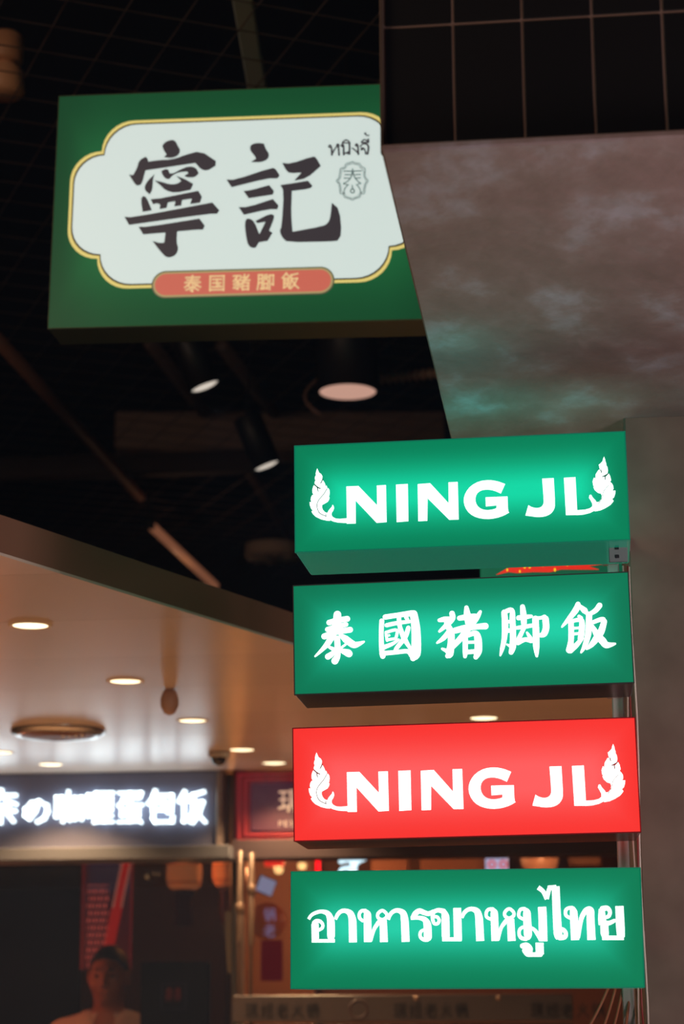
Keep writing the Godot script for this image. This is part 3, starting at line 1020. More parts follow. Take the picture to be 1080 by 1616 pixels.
# ---------------------------------------------------------------- signs
func build_signs() -> void:
	var white := glow(Color(0.90, 1.0, 0.98), 1.55, Color(0.8, 0.8, 0.8), 0.3)
	var green_case := glow(Color(0.02, 0.46, 0.36), 0.6, Color(0.05, 0.30, 0.22), 0.15)
	var grey_case := paint(Color(0.22, 0.27, 0.27), 0.25, 0.3)
	var red_case := paint(Color(0.50, 0.06, 0.10), 0.25)
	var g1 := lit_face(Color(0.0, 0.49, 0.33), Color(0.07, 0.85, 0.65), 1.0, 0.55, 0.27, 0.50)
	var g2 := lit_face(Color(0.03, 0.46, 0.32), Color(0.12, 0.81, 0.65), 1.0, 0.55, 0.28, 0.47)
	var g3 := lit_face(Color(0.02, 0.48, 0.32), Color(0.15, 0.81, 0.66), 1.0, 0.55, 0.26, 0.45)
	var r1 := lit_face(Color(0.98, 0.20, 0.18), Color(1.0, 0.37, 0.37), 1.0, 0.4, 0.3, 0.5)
	var grp := "stacked lightbox signs on the column"
	var y := Vector3(0, EYE, 0)
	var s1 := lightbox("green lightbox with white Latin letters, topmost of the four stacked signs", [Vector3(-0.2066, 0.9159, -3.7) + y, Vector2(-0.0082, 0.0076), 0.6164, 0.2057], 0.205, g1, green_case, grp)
	letters(s1, NING_JI, white)
	letters(s1, ORNAMENT, white, "flame_ornament")
	letters(s1, VEINS, paint(Color(0.05, 0.45, 0.36), 0.4), "ornament_vein", 0.0004, 0.0015)
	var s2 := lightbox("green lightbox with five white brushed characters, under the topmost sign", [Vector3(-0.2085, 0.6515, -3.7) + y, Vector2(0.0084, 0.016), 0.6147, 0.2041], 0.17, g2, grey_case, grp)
	letters(s2, RICE_TITLE, white)
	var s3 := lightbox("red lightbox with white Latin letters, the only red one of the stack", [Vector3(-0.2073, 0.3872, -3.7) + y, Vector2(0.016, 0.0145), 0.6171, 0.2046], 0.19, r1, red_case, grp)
	letters(s3, NING_JI, white)
	letters(s3, ORNAMENT, white, "flame_ornament")
	letters(s3, VEINS, paint(Color(0.62, 0.16, 0.2), 0.4), "ornament_vein", 0.0004, 0.0015)
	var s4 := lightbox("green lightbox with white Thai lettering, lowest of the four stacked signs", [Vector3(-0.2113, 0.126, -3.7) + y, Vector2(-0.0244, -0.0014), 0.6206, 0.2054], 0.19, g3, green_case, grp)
	letters(s4, THAI_TITLE, white)

	# mounting rail and brackets between the column and the stack
	var rail := thing("mounting_rail", "pale steel mounting rail on the column behind the stacked signs", "rail", Vector3(0.075, 1.45, -4.0))
	var steel := paint(Color(0.62, 0.60, 0.60), 0.4, 0.5)
	var st := begin()
	box(st, Vector3(0.0, 0.56, 0), Vector3(0.022, 1.12, 0.03), 0.002)
	part("upright", st, steel, rail)
	for k in 4:
		var reach: float = [0.099, 0.091, 0.117, 0.083][k]
		st = begin()
		box(st, Vector3(-0.006, 0.12 + 0.262 * k, reach / 2.0), Vector3(0.03, 0.05, reach), 0.002)
		part("bracket", st, steel, rail)
	for k in [0, 3]:
		st = begin()
		box(st, Vector3(0.008, 0.17 + 0.262 * k, -0.075), Vector3(0.022, 0.03, 0.12), 0.002)
		box(st, Vector3(0.020, 0.17 + 0.262 * k, -0.145), Vector3(0.038, 0.03, 0.022), 0.002)
		part("wall_arm", st, steel, rail)
	var plate := thing("bracket_plate", "grey bracket plate with two bolt holes under the topmost sign", "bracket", spot(976, 872, -3.76))
	st = begin()
	box(st, Vector3.ZERO, Vector3(0.034, 0.036, 0.006), 0.001)
	part("plate", st, paint(Color(0.45, 0.50, 0.52), 0.5, 0.3), plate)
	for k in [-1, 1]:
		st = begin()
		box(st, Vector3(-0.002, 0.008 * k, 0.0035), Vector3(0.007, 0.006, 0.003), 0.0005)
		part("bolt", st, paint(Color(0.04, 0.06, 0.10), 0.5), plate)
	# cables that drop beside the rail
	for k in 3:
		var c := begin(true)
		var x := 0.093 + 0.007 * k
		var pts := []
		for i in 13:
			pts.append(Vector3(x + 0.0025 * sin(i * 0.9 + k * 2.0), 2.32 - i * 0.075, -3.955 + 0.008 * cos(i * 0.7 + k)))
		tube(c, pts, 0.0022, 6)
		tag(part("power_cable", c, paint([Color(0.62, 0.55, 0.52), Color(0.45, 0.12, 0.10), Color(0.75, 0.72, 0.70)][k], 0.5)), ["thin grey cable dropping beside the rail behind the signs", "thin red cable dropping beside the rail behind the signs", "thin white cable nearest the column behind the signs"][k], "cable")
	# strands hanging below the lowest sign
	for k in 5:
		var c := begin(true)
		var a := spot(962 + k * 11, 1556, -4.0)
		var b := spot([917, 945, 963, 985, 1008][k], 1640, -3.95)
		var pts := []
		for i in 9:
			pts.append(a.lerp(b, i / 8.0) + Vector3(0, -0.006 * sin(PI * i / 8.0), 0))
		tube(c, pts, 0.003, 6)
		tag(part("hanging_cord", c, paint(Color(0.50, 0.27, 0.17), 0.6)), ["leftmost", "second from the left", "middle", "second from the right", "rightmost"][k] + " of five orange-brown cords fanning out under the lowest stacked sign", "cord", "cords fanning out under the lowest stacked sign")

	# green sign with a red and yellow dragon seen in the gap under the topmost sign
	var a := spot(757, 862, -4.75)
	var b := spot(992, 935, -4.75)
	var d := thing("dragon_sign", "dark green sign with a red and yellow dragon, in the gap under the topmost sign", "sign", Vector3(a.x, a.y, a.z))
	st = begin()
	box(st, Vector3((b.x - a.x) / 2.0, (b.y - a.y) / 2.0, -0.02), Vector3(b.x - a.x, a.y - b.y, 0.04), 0.003)
	part("board", st, glow(Color(0.06, 0.36, 0.25), 0.5, Color(0.08, 0.36, 0.26), 0.4), d)
	var s := (b.x - a.x) / 235.0
	var red := PackedVector2Array()
	for q in [[26, 48], [40, 40], [54, 34], [70, 33], [84, 30], [100, 31], [112, 28], [122, 34], [134, 30], [150, 28], [166, 27], [178, 29], [170, 32], [206, 31], [200, 35], [172, 38], [190, 44], [160, 43], [130, 42], [112, 46], [84, 45], [60, 46], [46, 44]]:
		red.append(Vector2(q[0] * s, -q[1] * s))
	st = begin()
	prism(st, red, 0.0, 0.004)
	part("dragon", st, glow(Color(0.85, 0.12, 0.06), 0.9, Color(0.8, 0.1, 0.06)), d)
	var yellow := glow(Color(0.95, 0.75, 0.08), 0.9, Color(0.9, 0.7, 0.1))
	for q in [[72, 36, 3], [80, 36, 3], [101, 33, 3.5], [44, 41, 2], [120, 43, 2.5], [64, 44, 2], [201, 33, 1.8], [140, 35, 2]]:
		var pg := PackedVector2Array()
		for k in 8:
			pg.append(Vector2(q[0] + cos(TAU * k / 8) * q[2] * 0.7, -q[1] + sin(TAU * k / 8) * q[2] * 1.2) * s)
		st = begin()
		prism(st, pg, 0.004, 0.006)
		part("dragon_scale", st, yellow, d)

	build_big_sign()

func lobed(w: float, h: float, r: float, inset: float, c: Vector2) -> PackedVector2Array:
	# a plaque with rounded lobes: a tall middle, a lower shoulder on both ends, hollow corners between them
	var sw := w / 2.0 - inset
	var sh := h / 2.0 - inset
	var n := 0.078 - inset * 0.3          # how far the shoulders stand out, and the round of their ends
	var out := PackedVector2Array()
	var q := PackedVector2Array([Vector2(0.0, sh)])   # a quarter, from the middle of the top to the middle of the right end
	for k in 9:
		var a := PI / 2.0 - PI / 2.0 * k / 8.0
		q.append(Vector2(sw - n - r + cos(a) * r, sh - r + sin(a) * r))
	for k in 9:
		var a := PI / 2.0 - PI / 2.0 * k / 8.0
		q.append(Vector2(sw - n + cos(a) * n + 0.0006, sh - r - n + sin(a) * n))
	for m in [Vector2(1, 1), Vector2(1, -1), Vector2(-1, -1), Vector2(-1, 1)]:
		var seg := PackedVector2Array()
		for p in q:
			seg.append(p * m)
		if m.x * m.y < 0.0:
			seg.reverse()
		out.append_array(seg)
	var clean := PackedVector2Array()
	for p in out:
		if clean.is_empty() or clean[-1].distance_to(p) > 0.0005:
			clean.append(p + Vector2())
	if clean[0].distance_to(clean[-1]) < 0.0005:
		clean.remove_at(clean.size() - 1)
	for i in clean.size():
		clean[i] += c
	return clean

func build_big_sign() -> void:
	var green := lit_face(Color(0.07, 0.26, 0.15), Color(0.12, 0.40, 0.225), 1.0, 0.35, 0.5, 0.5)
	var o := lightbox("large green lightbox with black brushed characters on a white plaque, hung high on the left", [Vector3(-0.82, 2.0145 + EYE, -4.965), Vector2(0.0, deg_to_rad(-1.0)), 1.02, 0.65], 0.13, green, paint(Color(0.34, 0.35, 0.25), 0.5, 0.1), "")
	o.name = "lightbox_banner"
	var c := Vector2(0.5085, -0.312)
	var st := begin()
	prism(st, lobed(0.91, 0.445, 0.084, -0.011, c), 0.0, 0.0010)
	part("gold_border", st, glow(Color(0.85, 0.78, 0.46), 0.95, Color(0.6, 0.5, 0.2)), o)
	st = begin()
	prism(st, lobed(0.91, 0.445, 0.084, -0.003, c), 0.0010, 0.0014)
	part("dark_border", st, glow(Color(0.17, 0.14, 0.06), 0.8, Color(0.1, 0.08, 0.03)), o)
	st = begin()
	prism(st, lobed(0.91, 0.445, 0.084, 0.001, c), 0.0014, 0.0018)
	part("white_plaque", st, glow(Color(0.79, 0.87, 0.86), 0.88, Color(0.8, 0.8, 0.8)), o)
	var ink := paint(Color(0.21, 0.19, 0.21), 0.5)
	ink = glow(Color(0.235, 0.215, 0.235), 0.8, Color(0.08, 0.07, 0.08))
	letters(o, SHOP_NAME, ink, "character", 0.0008, 0.0018)
	letters(o, SMALL_THAI, ink, "letter", 0.0006, 0.0018)
	letters(o, EMBLEM, glow(Color(0.38, 0.45, 0.44), 0.9, Color(0.2, 0.2, 0.2)), "emblem", 0.0006, 0.0018)
	# red pill with the dish's name
	var pc := Vector2(0.5085, -0.5385)
	for k in 3:
		var hw: float = [0.238, 0.2345, 0.229][k]
		var hr: float = [0.0375, 0.034, 0.029][k]
		var pg := PackedVector2Array()
		for i in 17:
			var a := -PI / 2.0 + PI * i / 16.0
			pg.append(pc + Vector2(hw - hr + cos(a) * hr, sin(a) * hr))
		for i in 17:
			var a := PI / 2.0 + PI * i / 16.0
			pg.append(pc + Vector2(-hw + hr + cos(a) * hr, sin(a) * hr))
		st = begin()
		prism(st, pg, 0.0018 + 0.0006 * k, 0.0024 + 0.0006 * k)
		part(["pill_outline", "pill_border", "red_pill"][k], st, [glow(Color(0.24, 0.30, 0.20), 0.8), glow(Color(0.66, 0.58, 0.38), 0.9), glow(Color(0.78, 0.35, 0.29), 0.95)][k], o)
	var gold := glow(Color(0.86, 0.70, 0.50), 0.95)
	var names := "泰国豬腳飯"
	for k in 5:
		st = begin()
		printed(st, names[k], pc + Vector2(-0.152 + 0.0635 * k, 0.0225), Vector2(0.044, 0.044), 0.0052, 0.0036, 0.0042)
		part("letter", st, gold, o)

# ---------------------------------------------------------------- overhead: mesh, ducts, pendants
func build_overhead() -> void:
	var dark := paint(Color(0.13, 0.12, 0.12), 0.7)
	# wire mesh hung under the dark deck
	var st := begin()
	var y := 4.4
	for dirn in [deg_to_rad(62.0), deg_to_rad(-28.0)]:
		var d := Vector2(cos(dirn), sin(dirn))
		var n := Vector2(-d.y, d.x)
		for k in range(-72, 73):
			var hit := []
			var line_a := Vector2(-2.5, -9.0) + n * (k * 0.18) - d * 14.0
			var clip := Geometry2D.intersect_polyline_with_polygon(PackedVector2Array([line_a, line_a + d * 28.0]), PackedVector2Array([Vector2(-6, -4.3), Vector2(-0.3, -4.3), Vector2(-0.3, -5.5), Vector2(2, -5.5), Vector2(2, -14), Vector2(-6, -14)]))
			for c in clip:
				tube(st, [Vector3(c[0].x, y, c[0].y), Vector3(c[-1].x, y, c[-1].y)], 0.0028, 3)
	var mesh := part("ceiling_mesh", st, paint(Color(0.42, 0.36, 0.33), 0.6, 0.2))
	mesh.set_meta("kind", "stuff")
	tag(mesh, "dark steel wire mesh spread under the black upper ceiling", "wire mesh")
	# long brown pipe, the lit tube beyond it
	st = begin(true)
	tube(st, [level(-60, 475, 4.3), level(222, 784, 4.3)], 0.03, 10)
	tag(part("conduit_pipe", st, paint(Color(0.62, 0.42, 0.32), 0.6)), "long brown pipe running diagonally under the black ceiling on the left", "pipe")
	var ta := level(237, 828, 4.1)
	var tb := level(340, 925, 4.1)
	var tube_lamp := thing("tube_lamp", "slim lit tube lamp pointing down right over the lower ceiling edge", "lamp", ta)
	st = begin(true)
	tube(st, [Vector3.ZERO, tb - ta], 0.026, 10)
	part("tube", st, glow(Color(0.50, 0.31, 0.22), 0.8, Color(0.6, 0.5, 0.4)), tube_lamp)
	for e in [0.0, 1.0]:
		var p: Vector3 = (tb - ta) * float(e)
		st = begin()
		box(st, p, Vector3(0.05, 0.05, 0.03), 0.004)
		part("end_cap", st, dark, tube_lamp)
		st = begin(true)
		tube(st, [p, Vector3(p.x, 4.4 - ta.y, p.z)], 0.004, 6)
		part("suspension_wire", st, dark, tube_lamp)
	bulb((ta + tb) / 2.0 + Vector3(0, -0.25, 0), Color(1.0, 0.75, 0.55), 0.03, 0.05)
	# grey channel above the big sign
	st = begin()
	var ca := level(378, -30, 4.55)
	var cb := level(408, 150, 4.55)
	box(st, (ca + cb) / 2.0, Vector3(0.062, 0.03, (ca - cb).length()), 0.004, Basis.looking_at(cb - ca, Vector3.UP))
	tag(part("cable_channel", st, paint(Color(0.80, 0.86, 0.84), 0.6, 0.1)), "grey cable channel rising from behind the large green sign", "channel")
	# duct and beam crossing behind the sign
	st = begin()
	var da := level(185, 690, 4.6)
	var db := level(700, 690, 4.6)
	box(st, (da + db) / 2.0, Vector3((db - da).length(), 0.22, 0.3), 0.01, Basis.looking_at(Vector3(db.z - da.z, 0, -(db.x - da.x)), Vector3.UP))
	tag(part("air_duct", st, paint(Color(0.50, 0.40, 0.34), 0.7)), "dim brown rectangular air duct crossing behind the pendant lamps", "duct")
	st = begin()
	var ba := level(-40, 744, 4.35)
	var bb := level(400, 728, 4.35)
	box(st, (ba + bb) / 2.0, Vector3((bb - ba).length(), 0.12, 0.1), 0.01, Basis.looking_at(Vector3(bb.z - ba.z, 0, -(bb.x - ba.x)), Vector3.UP))
	tag(part("steel_beam", st, paint(Color(0.36, 0.28, 0.24), 0.7)), "thin dark steel beam running level across the left side of the ceiling", "beam")
	for k in 3:
		st = begin(true)
		var p: Array = [[[236, 540], [372, 715]], [[350, 545], [470, 700]], [[395, 745], [470, 870]]][k]
		tube(st, [level(p[0][0], p[0][1], 4.7), level(p[1][0], p[1][1], 4.7)], 0.035, 8)
		tag(part("ceiling_pipe", st, paint(Color(0.42, 0.34, 0.30), 0.7)), ["faint brown pipe passing behind the tilted pendant nearest the large sign", "faint pipe running between the two tilted pendants", "faint pipe running down right below the second tilted pendant"][k], "pipe")
	# corrugated hose
	st = begin(true)
	var ha := spot(600, 598, -8.6)
	var hb := spot(705, 588, -8.6)
	var prof := []
	for i in 41:
		prof.append(Vector2(0.022 + 0.007 * sin(i * 1.5), i * (hb - ha).length() / 40.0))
	lathe(st, prof, 12, Transform3D(Basis(Quaternion(Vector3.UP, (hb - ha).normalized())), Vector3.ZERO))
	var hose := thing("corrugated_hose", "corrugated brown hose beside the round ceiling lamp, by the bulkhead edge", "hose", ha)
	part("hose", st, paint(Color(0.66, 0.52, 0.44), 0.6), hose)
	for k in 2:
		var q := (hb - ha) * (0.15 + 0.7 * k)
		st = begin(true)
		tube(st, [q + Vector3(0, 0.02, 0), Vector3(q.x, 4.4 - ha.y, q.z)], 0.003, 6)
		part("hanger", st, dark, hose)

	# tilted cylinder pendants
	var lens_white := glow(Color(0.93, 0.88, 0.82), 0.85, Color(0.8, 0.8, 0.8))
	for k in 2:
		var at := spot([324, 421.5][k], [611, 736][k], [-8.0, -8.95][k])
		var p := thing("pendant_spotlight", ["black tilted cylinder pendant with lit white lens, nearer the large green sign", "black tilted cylinder pendant with lit white lens, just above the topmost stacked sign"][k], "lamp", at, "tilted cylinder pendants")
		p.basis = Basis(Quaternion(Vector3.UP, Vector3(-0.36, 0.92, 0.12).normalized()))
		st = begin(true)
		lathe(st, [Vector2(0.061, 0.0), Vector2(0.066, 0.0), Vector2(0.066, 0.24), Vector2(0.058, 0.25), Vector2(0.0, 0.25)], 24)
		part("body", st, paint(Color(0.10, 0.09, 0.09), 0.5), p)
		st = begin(true)
		lathe(st, [Vector2(0.0, -0.002), Vector2(0.045, 0.001), Vector2(0.0605, 0.008)], 24)
		part("lens", st, lens_white, p)
		st = begin(true)
		tube(st, [Vector3(0, 0.25, 0), p.basis.inverse() * Vector3(0.0, 5.5 - at.y, 0.0) + Vector3(0, 0.0, 0)], 0.006, 6)
		part("stem", st, dark, p)
		disc_light(at + Vector3(0.02, -0.05, 0.0), Color(1.0, 0.9, 0.8), 0.25, 40.0, 0.05, Vector3(0.36, -0.92, -0.12))
	# large round pendant with a pinkish reflector
	var big := thing("drum_pendant", "large black drum pendant with a pinkish reflector, below the large sign near the bulkhead", "lamp", spot(549, 619, -8.2))
	st = begin(true)
	lathe(st, [Vector2(0.118, 0.0), Vector2(0.13, 0.0), Vector2(0.13, 0.42), Vector2(0.0, 0.43)], 32)
	part("body", st, paint(Color(0.11, 0.10, 0.11), 0.5), big)
	st = begin(true)
	lathe(st, [Vector2(0.0, 0.05), Vector2(0.05, 0.048), Vector2(0.09, 0.03), Vector2(0.118, 0.002)], 32)
	part("reflector", st, glow(Color(0.82, 0.64, 0.57), 0.8, Color(0.7, 0.6, 0.55), 0.3), big)
	st = begin(true)
	tube(st, [Vector3(0, 0.43, 0), Vector3(0, 5.5 - big.position.y, 0)], 0.008, 6)
	part("stem", st, dark, big)
	disc_light(big.position + Vector3(0, -0.03, 0), Color(1.0, 0.8, 0.7), 0.25, 45.0, 0.1)
	st = begin(true)
	var arc := []
	for i in 11:
		arc.append(spot(505 - 24 * sin(PI * i / 10.0), 596 + 6.0 * i, -8.2))
	tube(st, arc, 0.008, 6)
	tag(part("pendant_hook", st, paint(Color(0.40, 0.28, 0.22), 0.6)), "curved brown hook hanging left of the drum pendant", "hook")
	# unlit round speaker grille beyond
	var sp := thing("ceiling_speaker", "dim round ribbed grille left of the topmost stacked sign", "speaker", spot(431, 883, -10.8))
	st = begin(true)
	lathe(st, [Vector2(0.0, 0.0), Vector2(0.135, 0.004), Vector2(0.15, 0.02), Vector2(0.15, 0.08), Vector2(0.0, 0.09)], 32)
	part("body", st, paint(Color(0.70, 0.58, 0.50), 0.6), sp)
	for k in 10:
		st = begin()
		var a := TAU * k / 10.0
		box(st, Vector3(cos(a) * 0.08, -0.002, sin(a) * 0.08), Vector3(0.11, 0.008, 0.008), 0.001, Basis(Vector3.UP, -a))
		part("rib", st, paint(Color(0.85, 0.72, 0.62), 0.6), sp)
	# brown fitting above the mesh in the top left corner
	var fx := thing("track_spotlight", "brown two-part spotlight seen through the mesh in the top left corner", "lamp", spot(8, 108, -6.25))
	st = begin(true)
	lathe(st, [Vector2(0.0, 0.02), Vector2(0.055, 0.02), Vector2(0.06, 0.03), Vector2(0.06, 0.11), Vector2(0.045, 0.125), Vector2(0.0, 0.125)], 24)
	part("body", st, paint(Color(0.75, 0.55, 0.40), 0.5), fx)
	st = begin(true)
	lathe(st, [Vector2(0.0, -0.10), Vector2(0.055, -0.10), Vector2(0.068, -0.085), Vector2(0.06, -0.01), Vector2(0.03, 0.02)], 24)
	part("head", st, paint(Color(0.85, 0.64, 0.48), 0.5), fx)

# ---------------------------------------------------------------- the shops behind
func build_shops() -> void:
	var st := begin()
	# lower ceiling: a white metal ceiling of long panels with a deep edge
	var poly := PackedVector2Array([Vector2(-2.66, -0.14), Vector2(-0.53, -5.75), Vector2(3.0, -5.75), Vector2(3.0, -8.3), Vector2(-7, -8.3), Vector2(-7, -0.14)])
	var flat := Transform3D(Basis(Vector3.RIGHT, Vector3.FORWARD, Vector3.UP), Vector3(0, 0, 0))   # (x, y) of an outline become x and -z ... see lay()
	var ceil_node := struct(node("ceiling_lower", Vector3(0, CEIL, 0)), "glossy white lower ceiling of long metal panels")
	prism(st, lay(poly), 0.006, 0.085, flat)
	part("slab", st, paint(Color(0.50, 0.36, 0.29), 0.6), ceil_node)
	var white := paint(Color(0.82, 0.77, 0.73), 0.28)
	var white2 := paint(Color(0.80, 0.75, 0.71), 0.29)
	for i in 1:
		for j in range(0, 15):
			var x0 := -7.0 + 12.0 * i
			var z0 := -8.1 + j * 0.55
			var sq := PackedVector2Array([Vector2(x0 + 0.001, z0 + 0.001), Vector2(x0 + 11.0, z0 + 0.001), Vector2(x0 + 11.0, z0 + 0.549), Vector2(x0 + 0.001, z0 + 0.549)])
			for c in Geometry2D.intersect_polygons(sq, poly):
				st = begin()
				prism(st, lay(c), 0.0, 0.006, flat)
				part("ceiling_panel", st, white if j % 2 else white2, ceil_node)
	# downlights
	var warm := Color(1.0, 0.80, 0.58)
	var lamps := [[48, 987], [198, 1075], [304, 1137], [382, 1183], [433, 1204], [764, 1133], [80, 1206], [0, 1187]]
	var notes := ["nearest the ceiling edge", "second in the slanting row", "third in the slanting row, past the oval sensor", "fourth, above the dark red shop sign", "last, touching the red lightbox edge", "seen in the gap above the red lightbox", "low above the lit white shop letters", "at the far left edge of the frame"]
	for k in lamps.size():
		var at := level(lamps[k][0], lamps[k][1], CEIL)
		var l := thing("recessed_downlight", "lit round downlight in the lower ceiling, " + notes[k], "downlight", at, "downlights in the lower ceiling")
		st = begin(true)
		lathe(st, [Vector2(0.043, -0.001), Vector2(0.051, -0.003), Vector2(0.055, 0.0)], 24)
		part("ring", st, paint(Color(0.85, 0.82, 0.78), 0.4), l)
		st = begin(true)
		lathe(st, [Vector2(0.0, -0.0035), Vector2(0.03, -0.003), Vector2(0.0435, -0.001)], 24)
		part("lens", st, glow(Color(1.0, 0.92, 0.74), 2.3, Color(0.8, 0.8, 0.8)), l)
		disc_light(at + Vector3(0, -0.012, 0), warm, 1.9, 62.0, 0.04)
	# off to the left, the same row goes on
	for p in [Vector2(-2.9, -5.2), Vector2(-2.9, -6.8), Vector2(-4.4, -6.0), Vector2(-4.4, -4.0), Vector2(-2.9, -3.6), Vector2(0.9, -6.9)]:
		var l := thing("recessed_downlight", "lit round downlight in the part of the lower ceiling outside the frame", "downlight", Vector3(p.x, CEIL, p.y), "downlights outside the frame")
		st = begin(true)
		lathe(st, [Vector2(0.0, -0.0035), Vector2(0.0405, -0.001), Vector2(0.052, 0.0)], 24)
		part("lens", st, glow(Color(1.0, 0.92, 0.74), 2.3, Color(0.8, 0.8, 0.8)), l)
		disc_light(Vector3(p.x, CEIL - 0.012, p.y), warm, 1.9, 62.0, 0.04)
	# round air vent, sensor, dome camera
	var vent := thing("air_vent", "round ceiling vent with a bright rim at the left of the lower ceiling", "vent", level(92, 1152, CEIL))
	st = begin(true)
	lathe(st, [Vector2(0.09, -0.018), Vector2(0.14, -0.022), Vector2(0.158, -0.012), Vector2(0.16, 0.0)], 32)
	part("rim", st, paint(Color(0.75, 0.74, 0.73), 0.2, 0.8), vent)
	st = begin(true)
	lathe(st, [Vector2(0.0, -0.02), Vector2(0.08, -0.028), Vector2(0.13, -0.02)], 32)
	part("diffuser", st, paint(Color(0.45, 0.28, 0.20), 0.4), vent)
	for k in 4:
		st = begin(true)
		lathe(st, [Vector2(0.0, -0.033), Vector2(0.007, -0.03), Vector2(0.009, -0.02)], 10, Transform3D(Basis.IDENTITY, Vector3(0.03 + 0.022 * k, 0, 0.05)))
		part("screw", st, paint(Color(0.8, 0.8, 0.8), 0.2, 0.9), vent)
	var sensor := thing("ceiling_sensor", "small brown oval sensor hanging between two downlights", "sensor", level(268, 1088, CEIL))
	st = begin(true)
	lathe(st, [Vector2(0.0, -0.078), Vector2(0.017, -0.07), Vector2(0.026, -0.05), Vector2(0.027, -0.03), Vector2(0.02, -0.008), Vector2(0.012, 0.0)], 20)
	part("body", st, paint(Color(0.66, 0.52, 0.45), 0.5), sensor)
	var cam := thing("dome_camera", "small dome camera under the ceiling at the end of the lit shop sign", "camera", level(345, 1196, CEIL - 0.022))
	st = begin(true)
	lathe(st, [Vector2(0.0, -0.03), Vector2(0.02, -0.024), Vector2(0.028, -0.008), Vector2(0.03, 0.0)], 20)
	part("dome", st, paint(Color(0.10, 0.10, 0.12), 0.1), cam)
	st = begin(true)
	lathe(st, [Vector2(0.03, 0.0), Vector2(0.04, 0.0), Vector2(0.04, 0.02), Vector2(0.0, 0.022)], 20)
	part("mount", st, paint(Color(0.7, 0.68, 0.66), 0.4), cam)

	build_left_shop()
	build_right_shop()

func lay(p: PackedVector2Array) -> PackedVector2Array:   # plan (x, z) to the outline (x, -z) that the flat frame turns back
	var o := PackedVector2Array()
	for q in p:
		o.append(Vector2(q.x, q.y * -1.0))
	return o

func rect(px0: float, py0: float, px1: float, py1: float, z: float) -> Rect2:   # world x, y of a rectangle that stands in the plane z
	var a := spot(px0, py0, z)
	var b := spot(px1, py1, z)
	return Rect2(a.x, b.y, b.x - a.x, a.y - b.y)

func board(called: String, r: Rect2, z: float, depth: float, m: Material, parent: Node = self, bevel := 0.003) -> MeshInstance3D:
	var st := begin()
	box(st, Vector3(r.position.x + r.size.x / 2.0, r.position.y + r.size.y / 2.0, z - depth / 2.0), Vector3(r.size.x, r.size.y, depth), bevel)
	return part(called, st, m, parent)

